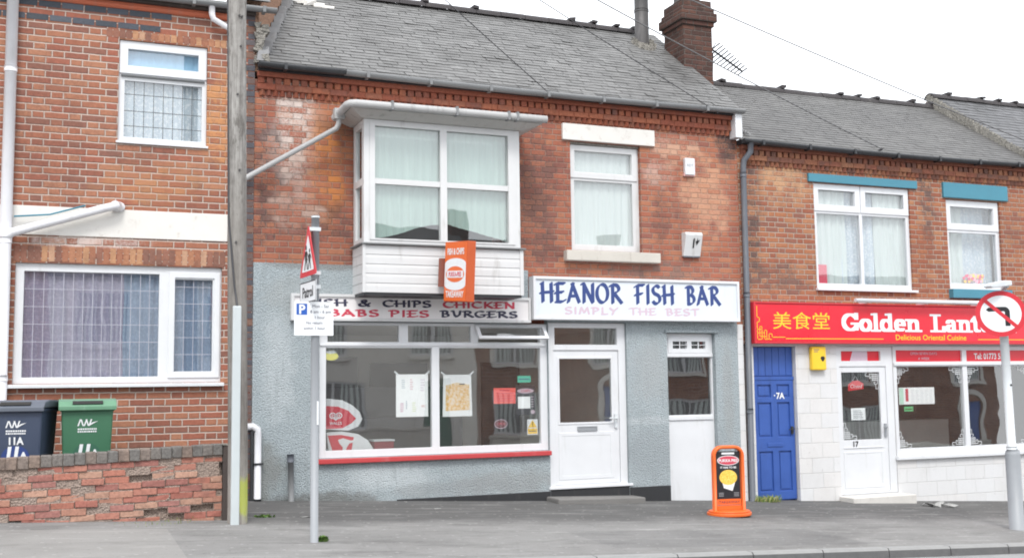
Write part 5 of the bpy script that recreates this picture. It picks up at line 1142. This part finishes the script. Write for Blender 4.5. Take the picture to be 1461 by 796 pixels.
def wire(label, a, b, sag, r=.007, mat='wire'):
    t = thing('overhead_cable', label, 'cable', tuple(a), 'service cables from the utility pole'); mb = MB(); a, b = Vector(a), Vector(b)
    mb.tube([a.lerp(b, k/16)-Vector((0, 0, sag*4*(k/16)*(1-k/16))) for k in range(17)], r, 6); mb.build('strand', M[mat], t)
    mb = MB(); mb.box(b.x-.008, b.x+.008, b.y-.01, b.y+.10, b.z-.02, b.z+.008); mb.build('wall_hook', M['wire'], t)
wire('black cable crossing the slates to the middle of the chip shop gutter', TOP, (6.62, -.2, 6.30), .04)
wire('black cable crossing the slates to the right end of the chip shop gutter', TOP+Vector((.03, 0, .05)), (9.45, -.2, 6.30), .05)
wire('thin cable coloured pale for sky glare, passing behind the flue and chimney down to the takeaway gutter', TOP+Vector((.05, 0, .1)), (12.7, -.15, 5.95), .1, .009, 'wire_glare')
wire('highest thin cable in the sky, coloured pale for glare, running above the chimney to the far right roof', TOP+Vector((.05, .05, .15)), (17.6, -.15, 5.95), .12, .009, 'wire_glare')
AE = thing('tv_aerial', 'thin black television aerial leaning from the right side of the brick chimney', 'aerial', (10.4, 1.4, 7.6))
mb = MB(); mb.tube([(10.42, 1.4, 7.28), (10.45, 1.4, 7.80)], .012, 8); mb.tube([(10.36, 1.4, 7.5), (10.44, 1.4, 7.5)], .01, 6); mb.build('mast', M['wire'], AE)
mb = MB(); a, b = Vector((10.42, 1.38, 7.86)), Vector((10.98, 1.30, 7.50)); mb.tube([a, b], .017, 6); mb.build('boom', M['wire'], AE)
mb = MB(); dn = (b-a).normalized(); pv = Vector((.35, -.85, .4)).normalized()
for k in range(0, 11): p = a.lerp(b, k/10); l = .19-.08*k/10; mb.tube([p-pv*l, p+pv*l], .012, 5)
p = a; mb.tube([p+Vector((-.02, -.05, .0)), p+Vector((.06, -.05, .12))], .008, 6); mb.build('elements', M['wire'], AE)

# ================================================================== ROAD SIGNS
SP = thing('sign_post', 'grey post with school crossing triangle, Patrol plate and parking sign', 'road sign', (2.36, -3.66, .6))
gx, gy = 2.385, -3.66
mb = MB(); mb.tube([(gx, gy, .5), (gx-.002, gy, 3.80)], .040, 16); mb.build('post', M['steel'], SP)
mb = MB(); mb.tube([(gx, gy, 3.80), (gx, gy, 3.82)], .043, 16); mb.build('post_cap', M['steel_light'], SP)
# triangle faces down the street (towards -X)
tx = gx-.075; ua = Vector((math.sin(R(4)), -math.cos(R(4)), 0)); uz = Vector((0, 0, 1)); nn = ua.cross(uz)
def TP(u, v, o=0.): return Vector((tx, gy, 3.40))+ua*u+uz*v+nn*o
def rtri(h, r):  # rounded triangle, half-side h
    c = [(-h, -.19*h/.3), (h, -.19*h/.3), (0, (-.19+.52)*h/.3)]; out = []
    for k in range(3):
        p, q, s = Vector(c[k-1]), Vector(c[k]), Vector(c[(k+1) % 3]); a = q+(p-q).normalized()*r; b = q+(s-q).normalized()*r
        out += [a, a.lerp(q, .6).lerp(b, .2), b.lerp(q, .6).lerp(a, .2), b]
    return out
mb = MB(); mb.prism([TP(p.x, p.y) for p in rtri(.30, .045)], -nn*.006); ts = mb.build('warning_triangle', M['sign_red'], SP)
mb = MB(); mb.poly([TP(p.x, p.y-.005, .0012) for p in rtri(.215, .03)]); mb.build('white_field', M['sign_white'], ts)
def kid(mb, u, v, s):                                              # walking child, standing on v
    D = lambda a, b: TP(u+a*s, v+b*s, .0022)
    mb.poly([D(.0+.026*math.cos(R(a)), .235+.028*math.sin(R(a))) for a in range(0, 360, 30)])
    mb.poly([D(-.035, .20), D(.035, .20), D(.045, .10), D(-.045, .10)])
    mb.poly([D(-.04, .10), D(.0, .10), D(-.035, .0), D(-.065, .0)]); mb.poly([D(.0, .10), D(.04, .10), D(.07, .0), D(.04, .0)])
    mb.poly([D(-.03, .20), D(-.03, .175), D(-.08, .11), D(-.09, .125)]); mb.poly([D(.03, .20), D(.03, .175), D(.08, .12), D(.085, .14)])
mb = MB(); kid(mb, -.06, -.125, .95); kid(mb, .06, -.125, .78); mb.build('children_pictogram', M['black'], ts)
mb = MB(); mb.prism([TP(-.28, -.245), TP(.28, -.245), TP(.28, -.455), TP(-.28, -.455)], -nn*.006); ps = mb.build('patrol_plate', M['sign_white'], SP, bevel=.002)
mb = MB()
for q in ((-.28, .28, -.255, -.245), (-.28, .28, -.455, -.445), (-.28, -.27, -.445, -.255), (.27, .28, -.445, -.255)): mb.poly([TP(q[0], q[2], .0012), TP(q[1], q[2], .0012), TP(q[1], q[3], .0012), TP(q[0], q[3], .0012)])
mb.build('plate_border', M['black'], ps)
text('Patrol', .15, TP(0, -.40, .002), M['black'], ps, U=ua, V=uz, bold=.002, sx=1.05)
for z in (3.68, 3.24, 3.10): mb = MB(); mb.box(tx+.008, gx+.045, gy-.047, gy+.047, z-.018, z+.018); mb.build('clip', M['steel_light'], SP)
pk = MB(); Xa, Xb, Za, Zb, py = 2.165, 2.557, 2.615, 2.95, gy-.052
pk.box(Xa, Xb, py-.004, py, Za, Zb); pk = pk.build('parking_plate', M['sign_white'], SP, bevel=.003)
mb = MB(); mb.box(Xa+.022, Xa+.128, py-.0052, py-.0042, Zb-.13, Zb-.02); bx = mb.build('blue_square', M['blue_sign'], pk)
text('P', .125, (Xa+.075, py-.006, Zb-.118), M['sign_white'], pk, bold=.004, thick=.0003)
for s, sz, x, z in (('Mon - Sat', .044, Xa+.262, Zb-.058), ('8 am - 6 pm', .044, Xa+.262, Zb-.113), ('1 hour', .040, Xa+.252, Zb-.168), ('No return', .040, Xa+.20, Zb-.222), ('within 1 hour', .040, Xa+.20, Zb-.276)):
    text(s, sz, (x, py-.0052, z), M['steel'] if s[0] == 'x' else M['dark_ink'], pk, thick=.0003, sx=.98)
mb = MB(); mb.box(gx-.05, gx+.05, py+.001, gy+.02, 2.86, 2.89); mb.build('clip', M['steel_light'], SP); mb = MB(); mb.box(gx-.05, gx+.05, py+.001, gy+.02, 2.67, 2.70); mb.build('clip', M['steel_light'], SP)
mb = MB(); mb.box(gx+.012, gx+.03, gy-.040, gy-.030, 1.74, 1.97); mb.build('worn_label', M['sign_white'], SP)
# no-left-turn sign
NP = thing('sign_post', 'pale grey post with a round no left turn sign and small lamp', 'road sign', (11.8, -3.4, .12))
qx, qy = 11.775, -3.40
mb = MB(); mb.tube([(qx+.015, qy, .0), (qx+.01, qy, 1.1), (qx+.01, qy, 1.14), (qx, qy, 1.18)], [.095, .095, .09, .06], 20); mb.build('post_base', M['steel'], NP)
mb = MB(); mb.tube([(qx, qy, 1.17), (qx-.03, qy, 2.98)], .056, 18); mb.build('post', M['steel_light'], NP)
mb = MB(); mb.tube([(qx, qy, 1.17), (qx, qy, 1.21)], .066, 18); mb.build('collar', M['steel_light'], NP)
mb = MB(); mb.tube([(qx-.01, qy-.05, 2.02), (qx-.01, qy-.062, 2.02)], .014, 10); mb.build('lock', M['black'], NP)
sx_, sz_, sy_ = qx-.075, 2.955, qy-.085
# the plate is turned a little towards traffic from the left
ta = R(-30); SU = Vector((math.cos(ta), math.sin(ta), 0)); SV = Vector((0, 0, 1)); SN = SU.cross(SV); SC = at(1428, 447.5, sy_)
def DP(u, v, o=0.): return SC+SU*u+SV*v+SN*o
mb = MB(); mb.disc(SC, SU, SV, .325, .305, 48, vec=-SN*.006); dsk = mb.build('sign_disc', M['sign_red'], NP)
mb = MB(); mb.disc(DP(0, 0, .0012), SU, SV, .262, .243, 44); mb.build('white_field', M['sign_white'], dsk)
mb = MB()
pa = [(-.19, .055), (-.155, .085), (-.08, .085), (-.08, .092), (.045, .092)]+[(.045+.07*math.sin(R(a)), .022+.07*math.cos(R(a))) for a in range(15, 91, 15)]+[(.115, -.165), (.05, -.165), (.05, .02), (.04, .032), (-.08, .032), (-.155, .028)]
mb.poly([DP(a, b, .0022) for a, b in pa]); mb.build('turn_arrow', M['black'], dsk)
mb = MB(); cc = math.cos(R(-45)); k = .025
mb.poly([DP(-.205-k*.7, .185-k*.7, .0032), DP(.205-k*.7, -.185-k*.7, .0032), DP(.205+k*.7, -.185+k*.7, .0032), DP(-.205+k*.7, .185+k*.7, .0032)]); mb.build('red_bar', M['sign_red'], dsk)
for z in (3.02, 2.86): mb = MB(); mb.box(qx-.07, qx+.05, sy_+.01, qy+.06, z-.015, z+.015); mb.build('clip', M['steel'], NP)
mb = MB(); mb.tube([(qx-.03, qy, 2.97), (qx-.035, qy, 3.26), (qx-.04, qy-.05, 3.31), (qx-.06, qy-.14, 3.33)], .022, 10); mb.build('lamp_arm', M['steel_light'], NP)
mb = MB(); mb.prism([(11.36, -3.60, 3.315), (11.40, -3.60, 3.295), (11.74, -3.60, 3.335), (11.74, -3.60, 3.40), (11.62, -3.60, 3.40), (11.38, -3.60, 3.355)], (0, .13, 0)); mb.build('sign_lamp', M['steel_light'], NP, bevel=.012)

# ================================================================== SWINGING PAVEMENT SIGN
AB = thing('pavement_sign', 'orange framed swinging pavement sign with black poster outside the side door', 'pavement sign', (8.40, -1.78, .32))
def bd_(name, mb, mat, par=None, **k): return mb.build(name, mat, par or AB, **k)
zg = gz(8.4, -1.8)+.006
# model round its own centre, facing -Y, then turned
def loc(mb):
    c, s = math.cos(R(-12)), math.sin(R(-12)); mb.v = [(8.40+x*c-y*s, -1.78+x*s+y*c, zg+z) for x, y, z in mb.v]; return mb
OR = M['orange']
mb = MB(); el = [(.30*math.cos(R(a)), .27*math.sin(R(a))) for a in range(0, 360, 12)]
mb.prism([(a, b, 0) for a, b in el], (0, 0, .045)); mb.prism([(a*.93, b*.93, .0455) for a, b in el], (0, 0, .022)); bd_('base', loc(mb), OR, bevel=.012)
mb = MB(); hw = .20; top_z = .90
arc = [(-hw, 0, .06), (-hw, 0, .70)]+[(-hw+.11-.11*math.cos(R(a)), 0, .79+.11*math.sin(R(a))) for a in range(0, 91, 15)]+[(hw-.11+.11*math.sin(R(a)), 0, .79+.11*math.cos(R(a))) for a in range(0, 91, 15)]+[(hw, 0, .70), (hw, 0, .06)]
for yy in (-.028, .028): mb.tube([(x, yy, z) for x, y, z in arc], .023, 10)
mb.box(-.17, .17, -.02, .02, .07, .13); bd_('frame', loc(mb), OR)
mb = MB(); mb.box(-.165, .165, -.012, .012, .20, .845); pn = bd_('panel', loc(mb), flat('poster_black', (.02, .02, .025), .4), bevel=.004)
mb = MB(); mb.box(-.167, .167, -.0165, -.0125, .14, .215); bd_('bottom_strip', loc(mb), M['orange'], pn)
mb = MB()
for s in (-1, 1): mb = MB(); mb.box(s*.12-.008, s*.12+.008, -.016, .016, .84, .885); bd_('hinge', loc(mb), M['steel'])
mb = MB(); mb.box(-.09, .09, -.0142, -.0122, .805, .83); bd_('header_strip', loc(mb), M['sign_white'], pn)
mb = MB(); mb.disc((0, -.0135, .725), (1, 0, 0), (0, 0, 1), .155, .066, 32); bd_('logo_oval', loc(mb), M['sign_white'], pn)
mb = MB(); mb.disc((0, -.0145, .725), (1, 0, 0), (0, 0, 1), .145, .057, 32); bd_('logo_field', loc(mb), M['red_ink'], pn)
c_, s_ = math.cos(R(-12)), math.sin(R(-12)); AU = (c_, s_, 0)
def ao(x, y, z): return (8.40+x*c_-y*s_, -1.78+x*s_+y*c_, zg+z)
text("PUKKA PIES", .052, ao(0, -.0160, .706), M['sign_white'], pn, U=AU, bold=.0015)
text('IT HAS TO BE', .034, ao(0, -.0135, .62), M['sign_white'], pn, U=AU, sx=1.1, bold=.001)
text('TAKEAWAY', .05, ao(0, -.0175, .158), M['dark_ink'], pn, U=AU, sx=1.1)
mb = MB(); mb.prism([(-.07, -.0135, .36), (.05, -.0135, .32), (.10, -.0135, .46), (-.10, -.0135, .47)], (0, -.002, 0)); bd_('tray_picture', loc(mb), M['sign_white'], pn)
n = NT('chips_print'); chips = n.fin(n.ramp(n.noise(60, 4, .7), [(.3, (.6, .28, .03)), (.5, (.85, .55, .08)), (.7, (.9, .7, .25))]), .6)
mb = MB(); mb.disc((-.005, -.0165, .50), (1, 0, 0), (0, 0, 1), .125, .10, 24); bd_('food_picture', loc(mb), chips, pn)
mb = MB()
for x in (-.145, .07):
    for q in range(3): mb.box(x, x+.07, -.0142, -.0125, .25+q*.02, .258+q*.02)
bd_('small_print', loc(mb), M['steel'], pn)

# ================================================================== WEEDS AND LITTER
def tuft(name, label, x, y, n, h, r, mat, wide=.012, seed=0, leafy=False):
    rd = random.Random(seed); mb = MB(); z = gz(x, y)
    for k in range(n):
        a = rd.random()*6.28; q = r*math.sqrt(rd.random()); bx, by = x+q*math.cos(a), y+q*math.sin(a)*.6; hh = h*rd.uniform(.4, 1); lean = rd.uniform(.1, .8)*hh; a2 = rd.random()*6.28
        dx, dy = math.cos(a2)*lean, math.sin(a2)*lean; wx, wy = -math.sin(a2)*wide*rd.uniform(.6, 1.3), math.cos(a2)*wide
        b0 = z-.01
        if leafy:
            mx_, my_ = bx+dx*.5, by+dy*.5; mz = b0+hh*.7
            mb.poly([(bx, by, b0), (mx_+wx*2, my_+wy*2, mz), (bx+dx, by+dy, b0+hh*.9), (mx_-wx*2, my_-wy*2, mz)])
        else: mb.poly([(bx-wx/2, by-wy/2, b0), (bx+wx/2, by+wy/2, b0), (bx+dx*.4+wx/3, by+dy*.4+wy/3, b0+hh*.7), (bx+dx, by+dy, b0+hh)])
    return tag(mb.build(name, M[mat]), label, 'weed')
tuft('weed', 'small bright green weed at the foot of the parking sign post', 2.48, -3.62, 45, .075, .055, 'leaf', .014, 1, True)
tuft('grass_tuft', 'straggly grass tuft growing in front of the blue door', 10.18, -.12, 200, .12, .24, 'grass', .009, 2)
tuft('weed', 'tiny weeds beside the base of the timber pole', 2.25, -1.7, 40, .05, .12, 'leaf', .01, 3, True)
tuft('grass_tuft', 'thin line of moss and grass at the foot of the garden wall', .9, -2.1, 120, .035, .6, 'grass', .008, 4)
def scrap(label, x, y, l, w, seed, mat='litter', hgt=.03):
    rd = random.Random(seed); mb = MB(); z = gz(x, y)+.006; n = 7
    for i in range(n):
        for j in range(4): mb.v.append((x+l*(i/(n-1)-.5)+rd.gauss(0, l*.05), y+w*(j/3-.5)+rd.gauss(0, w*.12), z+rd.random()*hgt))
    for i in range(n-1):
        for j in range(3):
            if rd.random() < .82: a = i*4+j; mb.f.append((a, a+4, a+5, a+1)); mb.sm.append(True)
    o = mb.build('litter', M[mat]); tag(o, label, 'litter'); sm = o.modifiers.new('thick', 'SOLIDIFY'); sm.thickness = .002
scrap('crumpled pale plastic litter below the takeaway window', 12.9, -.8, .42, .30, 5, hgt=.06)
scrap('flat paper scrap on the tarmac between the pole and the sign post', 2.75, -1.75, .20, .05, 6, hgt=.01)
scrap('tiny white scrap on the tarmac below the shop window', 5.6, -1.1, .05, .04, 7, hgt=.01)
scrap('pale flattened wrapper near the kerb in front of the chip shop', 4.55, -1.0, .08, .04, 8, hgt=.01)

# ================================================================== HOUSES ACROSS THE ROAD (seen in the glass)
def opposite(x0, x1, wallmat, label, style):
    t = thing('terraced_house', label, 'house', ((x0+x1)/2, -21, gz(x0, -21))); zb = gz((x0+x1)/2, -21); yf = -21.
    ops = []
    w_ = x1-x0
    ops = [(x0+.7, x0+2.3, zb+3.3, zb+4.9), (x1-2.3, x1-.9, zb+3.3, zb+4.9), (x0+.6, x0+2.9, zb+.9, zb+2.4), (x1-1.9, x1-.95, zb+.1, zb+2.5)]
    mb = MB(); mb.plate(x0, x1, zb-.5, zb+5.4, -yf, ops, .12); mb.v = [(x, -y, z) for x, y, z in mb.v]
    for x in (x0, x1): mb.poly([(x, yf-.12, zb-.5), (x, yf-6, zb-.5), (x, yf-6, zb+5.4), (x, yf-3, zb+7.8), (x, yf-.12, zb+5.4)])
    mb.poly([(x0, yf-6, zb-.5), (x1, yf-6, zb-.5), (x1, yf-6, zb+5.4), (x0, yf-6, zb+5.4)]); mb.build('wall', M[wallmat], t)
    for i, o_ in enumerate(ops[:3]):
        fm = MB(); mid = (o_[0]+o_[1])/2; ph = [(o_[0]+.08, mid-.04, o_[2]+.08, o_[3]-.08), (mid+.04, o_[1]-.08, o_[2]+.08, o_[3]-.08)]
        fm.plate(*o_, -yf+.05, ph, .05); fm.v = [(x, -y, z) for x, y, z in fm.v]; f = fm.build('window', M['white'], t)
        pm = MB(); pm.poly([(o_[0], yf-.08, o_[2]), (o_[1], yf-.08, o_[2]), (o_[1], yf-.08, o_[3]), (o_[0], yf-.08, o_[3])]); pm.build('pane', M['range'], f)
        sm = MB(); sm.box(o_[0]-.1, o_[1]+.1, yf-.02, yf+.10, o_[2]-.14, o_[2]-.005); sm.build('sill', M['cream'], f)
    for o_ in ops[:2]:
        am = MB(); c = (o_[0]+o_[1])/2; hw_ = (o_[1]-o_[0])/2; am.ring((c, yf+.02, o_[3]), (1, 0, 0), (0, 0, 1), hw_+.16, .42, .14, .12, 20, 0, 180); am.box(o_[0]-.16, o_[0]-.02, yf+.002, yf+.02, o_[2], o_[3]); am.box(o_[1]+.02, o_[1]+.16, yf+.002, yf+.02, o_[2], o_[3]); am.build('window_surround', M['cream'], t)
    for o_ in ops[:3]:
        for sgn in (0, 1):
            cm2 = MB(); a_ = o_[0]+.06 if not sgn else o_[1]-.06-(o_[1]-o_[0])*.36; n_ = 20
            for q in range(n_):
                x_ = a_+(o_[1]-o_[0])*.36*q/n_; x2 = a_+(o_[1]-o_[0])*.36*(q+1)/n_; cm2.poly([(x_, yf-.075+.02*math.sin(q*1.3), o_[2]+.05), (x2, yf-.075+.02*math.sin(q*1.3+1.3), o_[2]+.05), (x2, yf-.075+.02*math.sin(q*1.3+1.3), o_[3]-.05), (x_, yf-.075+.02*math.sin(q*1.3), o_[3]-.05)])
            cm2.build('curtain', M['net'], t)
    bw = MB(); bw.box(x0+.05, x1-1.9, yf+1.2, yf+1.42, zb-.3, zb+.85); bw.box(x0+.02, x1-1.86, yf+1.16, yf+1.46, zb+.851, zb+.93); bw.build('front_wall', M['stone'], t)
    o_ = ops[3]; dm = MB(); dm.box(o_[0], o_[1], yf-.1, yf-.06, o_[2], o_[3]); d = dm.build('door', M['door_blue' if style else 'door_green'], t)
    am = MB(); c = (o_[0]+o_[1])/2; am.ring((c, yf+.03, o_[3]-.1), (1, 0, 0), (0, 0, 1), .72, .6, .2, .2, 20, 0, 180); am.box(c-.72, c-.52, yf+.005, yf+.03, o_[2], o_[3]-.1); am.box(c+.52, c+.72, yf+.005, yf+.03, o_[2], o_[3]-.1); am.build('door_surround', M['cream'], d)
    rm = MB(); a = (yf+.25, zb+5.3); b = (yf-3, zb+7.9); e = (yf-6.2, zb+5.3)
    for p, q in ((a, b), (b, e)): rm.prism([(x0, p[0], p[1]), (x1, p[0], p[1]), (x1, q[0], q[1]), (x0, q[0], q[1])], (0, 0, .06))
    r_ = rm.build('roof', M['slate_far'], t); cm_ = MB(); cm_.box(x0-.3, x0+.4, yf-3.3, yf-2.7, zb+7.2, zb+8.9); cm_.build('chimney', M['brick_chimney'], r_)
opposite(-7, -.2, 'brick_far', 'brick terraced house across the road facing the garden wall', 0)
opposite(-.195, 6.6, 'cream', 'cream rendered house across the road, reflected in the bay window', 1)
opposite(6.605, 13.4, 'cream', 'second cream rendered house across the road, reflected in the shop window', 0)
opposite(13.405, 20.2, 'brick_far', 'brick house across the road, reflected in the chip shop door', 1)
opposite(20.205, 28, 'brick_far', 'brick house across the road, reflected in the takeaway door', 0)
opposite(28.005, 37, 'brick_far', 'furthest brick house across the road, reflected in the takeaway window', 1)

# ------------------------------------------------------------------ kinds that repeat share a group
GR = {'wheelie_bin': 'wheelie bins behind the garden wall', 'fascia_sign': 'fascia signs over the shops', 'alarm_box': 'alarm boxes on the shop walls', 'poster': 'posters taped in the shop window',
      'notice': 'paper notices in the shop windows', 'litter': 'scraps of litter on the pavement', 'weed': 'weeds in the pavement', 'grass_tuft': 'grass tufts in the pavement', 'sign_post': 'road sign posts on the pavement',
      'terraced_house': 'terraced houses along the street', 'sticker': 'stickers on the shop window'}
for o in S.objects:
    k = o.name.split('.')[0]
    if o.parent is None and k in GR and 'group' not in o: o['group'] = GR[k]
